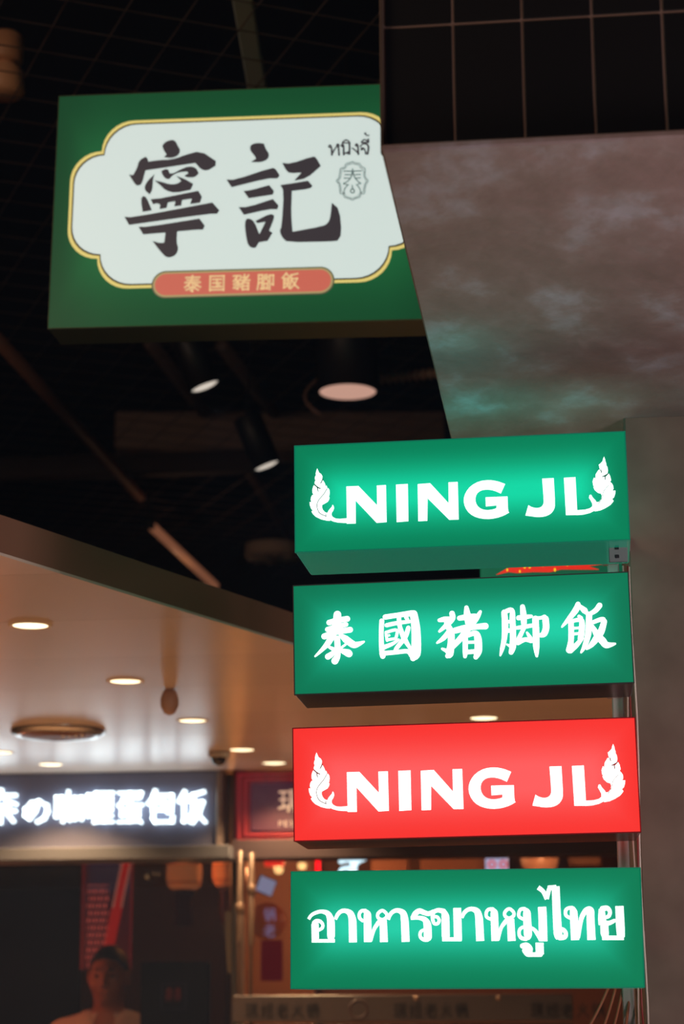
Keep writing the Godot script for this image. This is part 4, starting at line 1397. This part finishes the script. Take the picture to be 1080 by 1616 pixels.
func build_left_shop() -> void:
	var z := SHOP_Z
	# fascia with the lit characters
	var s := thing("shop_sign", "grey-blue shop fascia with glowing white characters, under the lower ceiling", "sign")
	board("panel", Rect2(-4.0, 2.098, 2.562, 0.30), z, 0.12, paint(Color(0.40, 0.41, 0.50), 0.45), s)
	var lit := glow(Color(0.90, 0.98, 1.0), 2.5, Color(0.8, 0.8, 0.8))
	var chars := "奈の咖喱蛋包饭"
	var xs := [[-25, 30], [35, 82], [87, 134], [137, 181], [183, 230], [232, 278], [280, 327]]
	for k in 7:
		var r := rect(xs[k][0], 1246 if k != 1 else 1258, xs[k][1], 1303, z)
		var st := begin()
		printed(st, chars[k], Vector2(r.position.x + 0.006, r.end.y - 0.004), r.size - Vector2(0.010, 0.010), 0.0095 if k in [2, 3, 4] else 0.0125, z, z + 0.03)
		part("letter", st, lit, s)
	area(Vector3(-2.0, 2.265, z + 0.045), Vector2(1.1, 0.14), Color(0.9, 0.97, 1.0), 0.06, Vector3.BACK)
	board("end_post", Rect2(-1.434, 2.098, 0.022, 0.30), z + 0.02, 0.14, paint(Color(0.55, 0.50, 0.48), 0.35, 0.4), s)
	# pale ledge under the fascia
	tag(board("fascia_ledge", Rect2(-4.0, 2.047, 2.637, 0.05), z + 0.12, 0.26, paint(Color(0.27, 0.28, 0.31), 0.6)), "pale ledge along the bottom of the grey-blue shop fascia", "ledge")
	# dark glass front
	var tint := StandardMaterial3D.new()
	tint.transparency = BaseMaterial3D.TRANSPARENCY_ALPHA
	tint.albedo_color = Color(0.03, 0.03, 0.035, 0.3)
	tint.roughness = 0.03
	var front := struct(node("window_1"), "tinted glass front of the shop on the left")
	board("pane", Rect2(-3.395, 0.05, 0.94, 1.99), z - 0.09, 0.012, tint, front, 0.001)
	board("pane", Rect2(-2.445, 0.05, 1.06, 1.99), z - 0.09, 0.012, tint, front, 0.001)
	for x in [-3.4, -2.45, -1.375]:
		board("mullion", Rect2(x - 0.008, 0.0, 0.016, 2.05), z - 0.08, 0.03, paint(Color(0.07, 0.06, 0.06), 0.5), front)
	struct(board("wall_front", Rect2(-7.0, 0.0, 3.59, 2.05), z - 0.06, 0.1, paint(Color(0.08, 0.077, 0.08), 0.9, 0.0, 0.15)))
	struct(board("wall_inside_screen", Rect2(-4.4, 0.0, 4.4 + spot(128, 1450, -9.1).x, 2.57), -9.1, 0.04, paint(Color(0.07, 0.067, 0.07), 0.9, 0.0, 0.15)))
	# inside
	var brown := paint(Color(0.56, 0.40, 0.31), 0.7)
	struct(board("wall_inside_back", Rect2(-4.5, 0, 3.13, 2.6), -10.6, 0.1, brown))
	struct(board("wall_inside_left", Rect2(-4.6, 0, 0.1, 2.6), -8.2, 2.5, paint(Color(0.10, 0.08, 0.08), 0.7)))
	var st := begin()
	box(st, Vector3(-1.605, 1.3, -9.55), Vector3(0.05, 2.6, 2.75), 0.0, Basis(Vector3.UP, 0.178))
	struct(part("wall_partition", st, paint(Color(0.25, 0.17, 0.13), 0.7)))
	st = begin()
	box(st, Vector3(-1.5, 2.62, -9.5), Vector3(6.2, 0.08, 2.75))
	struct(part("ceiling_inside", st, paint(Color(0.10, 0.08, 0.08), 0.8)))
	# hanging poster with rows of small type and a bright diagonal
	var im := Image.create(64, 128, false, Image.FORMAT_RGB8)
	for y in 128:
		for x in 64:
			var c := Color(0.16, 0.05, 0.10).lerp(Color(0.26, 0.03, 0.05), y / 128.0)
			if y < 44 and x > 8:
				c = Color(0.15, 0.11, 0.17)
			var dg := absf(x - (58.0 - y * 0.22))
			if dg < 7.0:
				c = Color(0.62, 0.06, 0.05) if dg < 4.0 or y > 60 else Color(0.60, 0.36, 0.30)
			if y > 34 and x > 6 and x < 34 and y % 8 < 5 and (x * 7 + (y / 8) * 5) % 9 < 5:
				c = Color(0.72, 0.30, 0.26)
			if x < 3 or x > 61:
				c = Color(0.4, 0.04, 0.06)
			im.set_pixel(x, y, c)
	var pm := StandardMaterial3D.new()
	pm.albedo_texture = ImageTexture.create_from_image(im)
	pm.albedo_color = Color(0.7, 0.7, 0.7)
	pm.roughness = 0.5
	pm.emission_enabled = true  # glow put into the print, which is no lamp
	pm.emission = Color.BLACK
	pm.emission_texture = pm.albedo_texture
	pm.emission_energy_multiplier = 1.0
	var pr := rect(131, 1346, 206, 1530, -8.98)
	var poster := thing("poster_banner", "red poster with added glow and rows of small type behind the dark glass", "poster", Vector3(pr.position.x, pr.end.y, -8.98))
	st = begin()
	slab(st, pr.size.x, pr.size.y, -0.012, 0.0)
	part("print", st, pm, poster)
	st = begin()
	box(st, Vector3(pr.size.x / 2.0, 0.008, -0.006), Vector3(pr.size.x + 0.02, 0.016, 0.02), 0.003)
	part("top_rail", st, paint(Color(0.2, 0.2, 0.22), 0.4), poster)
	for k in 2:
		st = begin(true)
		tube(st, [Vector3(pr.size.x * (0.2 + 0.6 * k), 0.016, -0.006), Vector3(pr.size.x * (0.2 + 0.6 * k), 2.58 - pr.end.y, -0.006)], 0.002, 6)
		part("cord", st, paint(Color(0.1, 0.1, 0.1)), poster)
	# paper lanterns
	for k in 2:
		var at := spot([291, 363][k], [1380, 1376][k], [-9.0, -9.1][k])
		var l := thing("paper_lantern", ["orange paper lantern with a dark red fringe behind the glass", "second orange paper lantern, partly hidden by the door post"][k], "lantern", at, "orange paper lanterns")
		st = begin(true)
		lathe(st, [Vector2(0.05, -0.065), Vector2(0.068, -0.055), Vector2(0.076, -0.03), Vector2(0.078, 0.0), Vector2(0.076, 0.04), Vector2(0.068, 0.06), Vector2(0.05, 0.07)], 24)
		part("shade", st, glow(Color(0.62, 0.34, 0.18), 0.8 - 0.3 * k, Color(0.7, 0.45, 0.3)), l)
		for e in [-0.036, 0.045]:
			st = begin(true)
			lathe(st, [Vector2(0.0765, e - 0.003), Vector2(0.079, e), Vector2(0.0765, e + 0.003)], 24)
			part("hoop", st, paint(Color(0.5, 0.2, 0.12), 0.6), l)
		st = begin(true)
		lathe(st, [Vector2(0.0, 0.07), Vector2(0.05, 0.07), Vector2(0.05, 0.085), Vector2(0.0, 0.085)], 20)
		part("cap", st, paint(Color(0.2, 0.07, 0.06), 0.5), l)
		st = begin(true)
		lathe(st, [Vector2(0.0, -0.078), Vector2(0.05, -0.078), Vector2(0.05, -0.065), Vector2(0.0, -0.065)], 20)
		part("cap", st, paint(Color(0.2, 0.07, 0.06), 0.5), l)
		st = begin()
		for i in 9:
			var a := TAU * i / 9.0
			box(st, Vector3(cos(a) * 0.035, -0.15, sin(a) * 0.035), Vector3(0.012, 0.14, 0.012), 0.002)
		part("fringe", st, paint(Color(0.30, 0.05, 0.07), 0.8), l)
		st = begin(true)
		tube(st, [Vector3(0, 0.085, 0), Vector3(0, 2.58 - at.y, 0)], 0.004, 6)
		part("cord", st, paint(Color(0.1, 0.08, 0.08), 0.7), l)
		bulb(at, Color(1.0, 0.6, 0.3), 0.10, 0.03)
	# string of small bulbs
	for k in 4:
		var at := spot([232, 243, 250, 266][k], [1384, 1379, 1380, 1386][k], -9.6)
		var b := thing("string_bulb", ["first and brighter of the tiny bulbs left of the lantern", "second of the tiny bulbs left of the lantern", "third of the tiny bulbs left of the lantern", "tiny bulb touching the lantern's left side"][k], "bulb", at, "tiny string bulbs")
		st = begin(true)
		lathe(st, [Vector2(0.0, -0.012), Vector2(0.009, -0.007), Vector2(0.011, 0.0), Vector2(0.006, 0.01), Vector2(0.0, 0.014)], 12, Transform3D(Basis.IDENTITY.scaled(Vector3.ONE * (1.0 if k in [0, 3] else 0.55)), Vector3.ZERO))
		part("globe", st, glow(Color(0.55, 0.42, 0.28), 0.8), b)
		st = begin(true)
		tube(st, [Vector3(0, 0.006, 0), Vector3(0, 2.58 - at.y, 0)], 0.0015, 5)
		part("cord", st, paint(Color(0.05, 0.05, 0.05)), b)
	# menu stand
	var mr := rect(222, 1518, 328, 1640, -8.25)
	var stand := thing("menu_stand", "dark menu stand with a framed red emblem, right of the man", "stand", Vector3(mr.position.x, 0, -8.25))
	st = begin()
	box(st, Vector3(mr.size.x / 2.0, mr.end.y / 2.0 + 0.1, -0.03), Vector3(mr.size.x, mr.end.y - 0.2, 0.05), 0.004)
	part("board", st, paint(Color(0.05, 0.045, 0.047), 0.8, 0.0, 0.2), stand)
	st = begin()
	box(st, Vector3(mr.size.x / 2.0, 0.1, -0.03), Vector3(0.06, 0.2, 0.06), 0.004)
	box(st, Vector3(mr.size.x / 2.0, 0.015, -0.03), Vector3(0.26, 0.03, 0.2), 0.004)
	part("foot", st, paint(Color(0.1, 0.1, 0.1), 0.5), stand)
	var fr := rect(255, 1552, 293, 1592, -8.25)
	st = begin()
	var fo := Vector2(fr.position.x - mr.position.x, fr.position.y)
	for e in [[0.0, 0.5, 0.004, 1.0], [1.0, 0.5, 0.004, 1.0]]:
		box(st, Vector3(fo.x + fr.size.x * e[0], fo.y + fr.size.y * 0.5, 0.0), Vector3(0.004, fr.size.y, 0.004))
	for e in [0.0, 1.0]:
		box(st, Vector3(fo.x + fr.size.x * 0.5, fo.y + fr.size.y * float(e), 0.0), Vector3(fr.size.x, 0.004, 0.004))
	part("emblem_frame", st, glow(Color(0.06, 0.08, 0.16), 0.35, Color(0.05, 0.06, 0.1)), stand)
	for k in 2:
		st = begin()
		printed(st, "井", Vector2(fo.x + fr.size.x * (0.16 + 0.37 * k), fo.y + fr.size.y * 0.86), Vector2(fr.size.x * 0.30, fr.size.y * 0.55), 0.005, -0.003, 0.001)
		part("emblem", st, glow(Color(0.42, 0.10, 0.06), 0.45, Color(0.2, 0.05, 0.03)), stand)
	# curved pale banner by the door post
	st = begin()
	var pg := PackedVector2Array()
	var side := PackedVector2Array()
	for i in 11:
		var f := i / 10.0
		var p := spot(355 + 5.0 * f * f, 1438 + 98 * f, -8.35)
		var q := spot(369 - 1.5 * f, 1438 + 98 * f, -8.35)
		pg.append(Vector2(p.x, p.y))
		side.insert(0, Vector2(q.x, q.y))
	pg.append_array(side)
	prism(st, pg, -8.36, -8.35)
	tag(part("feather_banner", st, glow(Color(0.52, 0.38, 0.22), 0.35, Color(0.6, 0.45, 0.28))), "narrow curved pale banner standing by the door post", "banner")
	# small warm lamp added out of sight to light the man
	var lp := thing("added_lamp", "small warm lamp added inside the dark shop to light the man, out of sight", "lamp", Vector3(-2.56, 1.68, -8.32))
	st = begin(true)
	lathe(st, [Vector2(0.0, -0.05), Vector2(0.04, -0.035), Vector2(0.05, 0.0), Vector2(0.035, 0.035), Vector2(0.0, 0.05)], 20)
	part("globe", st, glow(Color(1.0, 0.55, 0.3), 0.8), lp)
	st = begin(true)
	tube(st, [Vector3(0, 0.05, 0), Vector3(0, 0.90, 0)], 0.005, 6)
	part("cord", st, paint(Color(0.1, 0.1, 0.1)), lp)
	bulb(Vector3(-2.56, 1.68, -8.32), Color(1.0, 0.50, 0.30), 0.22, 0.04)

func build_right_shop() -> void:
	var z := SHOP_Z
	var r := rect(372, 1218, 372, 1330, z)
	var s := thing("red_shop_sign", "dark red framed shop sign with pale characters, half hidden by the red lightbox", "sign")
	var x0 := r.position.x
	board("panel", Rect2(x0, r.position.y, 1.9, r.size.y), z, 0.1, glow(Color(0.42, 0.06, 0.10), 0.5, Color(0.28, 0.04, 0.06)), s)
	board("inner_panel", Rect2(x0 + 0.055, r.position.y + 0.035, 1.79, r.size.y - 0.075), z + 0.008, 0.02, glow(Color(0.20, 0.09, 0.15), 0.9, Color(0.2, 0.08, 0.13)), s, 0.012)
	var st := begin()
	for e in [0.016, 0.040]:
		var a := Rect2(x0 + e, r.position.y + e * 0.7, 1.9 - e * 2.0, r.size.y - e * 1.5)
		var c := a.get_center()
		for k in [-1.0, 1.0]:
			box(st, Vector3(c.x, c.y + k * a.size.y / 2.0, z + 0.006), Vector3(a.size.x, 0.006, 0.016), 0.001)
			box(st, Vector3(c.x + k * a.size.x / 2.0, c.y, z + 0.006), Vector3(0.006, a.size.y, 0.016), 0.001)
	part("frame_line", st, glow(Color(0.55, 0.12, 0.16), 0.45, Color(0.4, 0.08, 0.10)), s)
	var pale := glow(Color(0.80, 0.62, 0.52), 0.85)
	var l0 := spot(441, 1246, z)
	var chars := "珮姐老火锅"
	for k in 5:
		st = begin()
		printed(st, chars[k], Vector2(l0.x + 0.12 * k, l0.y), Vector2(0.09, 0.088), 0.009, z + 0.008, z + 0.014)
		part("letter", st, pale, s)
	var p0 := spot(440, 1296, z)
	for k in 3:
		st = begin()
		printed(st, "PEI"[k], Vector2(p0.x + 0.022 * k, p0.y), Vector2(0.017, 0.020), 0.0035, z + 0.008, z + 0.011)
		part("letter", st, glow(Color(0.60, 0.45, 0.42), 0.8), s)
	# lintel and room
	struct(board("trim_2", Rect2(-1.37, 2.05, 3.5, 0.075), z + 0.02, 0.16, paint(Color(0.16, 0.10, 0.12), 0.6)))
	struct(board("wall_room_back", Rect2(-1.9, 0, 4.0, 2.6), -11.0, 0.1, paint(Color(0.45, 0.30, 0.22), 0.6)))
	struct(board("wall_room_right", Rect2(2.0, 0, 0.1, 2.6), -8.25, 2.75, paint(Color(0.40, 0.26, 0.20), 0.6)))
	st = begin()
	box(st, Vector3(0.1, 2.62, -9.6), Vector3(4.0, 0.06, 2.9))
	struct(part("ceiling_room", st, paint(Color(0.34, 0.24, 0.20), 0.6)))
	var warm := glow(Color(1.0, 0.80, 0.50), 1.2)
	var names := ["warm ceiling spot above the tilted screen in the right shop", "warm ceiling spot beside the red neon tube", "warm ceiling spot over the round plate lamp"]
	for k in 3:
		var at := spot([440, 477, 866][k], [1372, 1366, 1341][k], [-9.4, -9.8, -9.2][k])
		var l := thing("ceiling_spot", names[k], "lamp", at, "warm spots in the right shop")
		st = begin(true)
		lathe(st, [Vector2(0.0, -0.022), Vector2(0.016, -0.016), Vector2(0.022, 0.0), Vector2(0.016, 0.012), Vector2(0.0, 0.014)], 16)
		part("globe", st, warm, l)
		st = begin(true)
		tube(st, [Vector3(0, 0.014, 0), Vector3(0, 2.59 - at.y, 0)], 0.006, 6)
		part("stem", st, paint(Color(0.2, 0.16, 0.14)), l)
		bulb(at, Color(1.0, 0.66, 0.42), 0.25, 0.02)
	# small red lit sign
	var rs := rect(417, 1355, 448, 1367, -9.3)
	tag(board("red_led_sign", rs, -9.3, 0.03, glow(Color(0.85, 0.16, 0.08), 0.9, Color(0.5, 0.1, 0.1)), self, 0.004), "small glowing red sign above the tilted screen", "sign")
	# tilted menu screen
	var sc := thing("menu_screen", "pale blue tilted menu screen left of the stacked signs", "screen", spot(420, 1398, -9.1))
	sc.rotation = Vector3(0.1, 0.5, -0.35)
	st = begin()
	box(st, Vector3(0, 0, -0.01), Vector3(0.085, 0.075, 0.02), 0.002)
	part("frame", st, paint(Color(0.1, 0.1, 0.12), 0.4), sc)
	st = begin()
	slab(st, 0.077, 0.067, -0.002, 0.002)
	part("panel", st, glow(Color(0.45, 0.50, 0.62), 0.75), sc).position = Vector3(-0.0385, 0.0335, 0)
	# round wooden plaque
	var pq := thing("round_plaque", "round carved wooden plaque left of the lowest stacked sign", "plaque", spot(424, 1454, -9.0))
	pq.basis = Basis(Vector3.RIGHT, PI / 2.0)
	st = begin(true)
	lathe(st, [Vector2(0.0, 0.0), Vector2(0.06, 0.0), Vector2(0.068, 0.006), Vector2(0.074, 0.0), Vector2(0.08, -0.01), Vector2(0.08, -0.03), Vector2(0.0, -0.03)], 32, Transform3D(Basis.from_scale(Vector3(1, -1, 1)), Vector3.ZERO))
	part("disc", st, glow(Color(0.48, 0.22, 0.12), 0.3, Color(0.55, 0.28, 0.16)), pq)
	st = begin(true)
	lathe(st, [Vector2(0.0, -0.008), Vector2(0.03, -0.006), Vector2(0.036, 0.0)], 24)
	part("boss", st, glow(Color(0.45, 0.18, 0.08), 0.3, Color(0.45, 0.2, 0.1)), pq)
	# red menu banner with white type
	var br := rect(412, 1484, 446, 1548, -8.9)
	var bn := thing("menu_banner", "dark red hanging menu banner below the round plaque", "banner", Vector3(br.position.x, br.end.y, -8.9))
	st = begin()
	slab(st, br.size.x, br.size.y, -0.008, 0.0)
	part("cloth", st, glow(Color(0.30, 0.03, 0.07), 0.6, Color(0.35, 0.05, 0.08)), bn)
	for k in 2:
		st = begin()
		printed(st, "锅老"[k], Vector2(0.012, 0.135 - 0.068 * k), Vector2(0.05, 0.055), 0.006, 0.0, 0.003)
		part("letter", st, glow(Color(0.42, 0.36, 0.48), 0.7), bn)
	# brass poles of the entrance
	for k in 2:
		var a := spot([379, 397][k], [1343, 1346][k], -8.0)
		var b := spot([380, 398][k], [1488, 1492][k], -8.0)
		var pl := thing("door_pole", ["pale brass entrance pole nearest the dark shop", "pale brass entrance pole beside the round plaque"][k], "pole", Vector3(a.x, 0, -8.0), "brass entrance poles")
		st = begin(true)
		lathe(st, [Vector2(0.011, b.y), Vector2(0.012, b.y + 0.02), Vector2(0.012, a.y), Vector2(0.0, a.y + 0.004)], 14)
		part("shaft", st, paint(Color(0.30, 0.24, 0.20), 0.35, 0.3), pl)
		st = begin(true)
		lathe(st, [Vector2(0.0, 0.0), Vector2(0.007, 0.0), Vector2(0.007, b.y)], 12)
		part("lower_shaft", st, paint(Color(0.25, 0.18, 0.14), 0.4, 0.3), pl)
		st = begin(true)
		var cy := spot(379, 1433, -8.0).y if k == 0 else spot(397, 1404, -8.0).y
		lathe(st, [Vector2(0.012, cy - 0.02), Vector2(0.017, cy - 0.016), Vector2(0.017, cy + 0.016), Vector2(0.012, cy + 0.02)], 14)
		part("collar", st, paint(Color(0.34, 0.27, 0.22), 0.35, 0.3), pl)
	# things seen between the red and the lowest sign
	st = begin(true)
	var na := spot(502, 1334, -8.7)
	var nb := spot(502, 1400, -8.7)
	tube(st, [Vector3.ZERO, nb - na], 0.011, 10)
	var nt := thing("neon_tube", "upright red neon tube in the gap above the lowest stacked sign", "neon tube", na)
	part("tube", st, glow(Color(1.0, 0.06, 0.12), 1.0, Color(0.5, 0.1, 0.1)), nt)
	st = begin(true)
	tube(st, [Vector3.ZERO, Vector3(0, 2.59 - na.y, 0)], 0.003, 6)
	part("cord", st, paint(Color(0.1, 0.08, 0.08)), nt)
	bulb((na + nb) / 2.0 + Vector3(0, 0, 0.05), Color(1, 0.1, 0.12), 0.02, 0.02)
	var nl := thing("neon_letters", "white glowing handwritten letters in the gap above the lowest stacked sign", "neon sign", spot(536, 1358, -8.6))
	var k2 := 0.00262
	var ww := glow(Color(0.82, 0.95, 1.0), 1.5)
	for g in [[[2, 2], [14, 0], [20, 4], [18, 18], [14, 32]], [[14, 12], [4, 14], [2, 22], [10, 26], [16, 20]], [[24, 2], [25, 16], [24, 30]], [[25, 8], [30, 2], [40, -2]]]:
		var pts := PackedVector2Array()
		var wd := PackedFloat32Array()
		for q in g:
			pts.append(Vector2(q[0], -q[1]) * k2)
			wd.append(0.016)
		st = begin()
		ribbon(st, pts, wd, 0.0, 0.012, true)
		part("stroke", st, ww, nl)
	for k in 2:
		st = begin(true)
		tube(st, [Vector3((4 + 24 * k) * k2, -2 * k2, 0.004), Vector3((4 + 24 * k) * k2, 2.59 - nl.position.y, 0.004)], 0.0015, 5)
		part("cord", st, paint(Color(0.1, 0.08, 0.08)), nl)
	for k in 3:
		var q: Array = [[586, 1337, 646, 1400], [664, 1337, 770, 1400], [897, 1338, 950, 1366]][k]
		tag(board("wall_panel", rect(q[0], q[1], q[2], q[3], -10.2), -10.2, 0.05, paint(Color(0.56, 0.38, 0.28), 0.5), self, 0.008), ["tan wall panel right of the white glowing letters", "wider tan wall panel left of the red-ringed lit sign", "tan box panel nearest the column in the gap"][k], "panel", "tan panels in the right shop")
	var rr := rect(766, 1334, 803, 1410, -8.8)
	var rg := thing("ringed_sign", "white lit sign with red rings in the gap above the lowest stacked sign", "sign", Vector3(rr.position.x, rr.end.y, -8.8))
	st = begin()
	slab(st, rr.size.x, rr.size.y, -0.02, 0.0)
	part("panel", st, glow(Color(0.72, 0.72, 0.86), 0.85), rg)
	st = begin()
	box(st, Vector3(rr.size.x / 2.0, (2.59 - rr.end.y) / 2.0, -0.012), Vector3(0.02, 2.59 - rr.end.y, 0.008))
	part("hanger", st, paint(Color(0.12, 0.1, 0.1)), rg)
	for i in 4:
		for j in 2:
			st = begin(true)
			lathe(st, [Vector2(0.009, 0.0), Vector2(0.011, 0.003), Vector2(0.017, 0.003), Vector2(0.019, 0.0)], 18, Transform3D(Basis(Vector3.RIGHT, PI / 2.0), Vector3(0.027 + 0.048 * j, -0.03 - 0.05 * i, 0.0)))
			part("ring", st, glow(Color(0.85, 0.30, 0.32), 0.8), rg)
	var dl := thing("plate_lamp", "round tan plate lamp left of the tan box panel in the gap", "lamp", spot(852, 1356, -9.6))
	dl.basis = Basis(Vector3.RIGHT, PI / 2.0)
	st = begin(true)
	lathe(st, [Vector2(0.0, -0.01), Vector2(0.05, -0.008), Vector2(0.06, 0.0), Vector2(0.085, 0.01), Vector2(0.085, 0.02), Vector2(0.0, 0.02)], 28)
	part("plate", st, glow(Color(0.42, 0.27, 0.2), 0.35, Color(0.6, 0.45, 0.35)), dl)
	st = begin(true)
	tube(st, [Vector3(0, 0.03, -0.05), Vector3(0, 0.03, -(2.59 - dl.position.y))], 0.005, 6)
	part("stem", st, paint(Color(0.2, 0.15, 0.12)), dl)
	# low glass frieze with dark characters
	var f0 := spot(368, 1571, -7.9)
	var f1 := spot(905, 1611, -7.9)
	var fz := thing("glass_frieze", "dim frosted band with dark characters below the lowest stacked sign", "sign")
	board("band", Rect2(f0.x, f1.y, f1.x - f0.x, f0.y - f1.y), -7.9, 0.015, paint(Color(0.22, 0.185, 0.18), 0.4), fz)
	board("lower_wall", Rect2(f0.x, 0.0, f1.x - f0.x, f1.y - 0.01), -7.92, 0.06, paint(Color(0.10, 0.08, 0.08), 0.6), fz)
	for g in [388, 622, 838]:
		for k in 5:
			var p := spot(g + 24.0 * k, 1583, -7.9)
			st = begin()
			printed(st, chars[k], Vector2(p.x, p.y), Vector2(0.046, 0.052), 0.0055, -7.9, -7.897)
			part("letter", st, paint(Color(0.10, 0.07, 0.08), 0.6), fz)
	st = begin(true)
	var em := spot(566, 1593, -7.9)
	lathe(st, [Vector2(0.028, 0.0), Vector2(0.03, 0.003), Vector2(0.036, 0.003), Vector2(0.038, 0.0)], 20, Transform3D(Basis(Vector3.RIGHT, PI / 2.0), em))
	part("emblem_ring", st, paint(Color(0.16, 0.08, 0.08), 0.6), fz)
	for x in [657, 787]:
		st = begin(true)
		lathe(st, [Vector2(0.0, 0.006), Vector2(0.008, 0.004), Vector2(0.01, 0.0)], 14, Transform3D(Basis(Vector3.RIGHT, PI / 2.0), spot(x, 1575, -7.9)))
		part("standoff_bolt", st, paint(Color(0.5, 0.42, 0.38), 0.3, 0.7), fz)
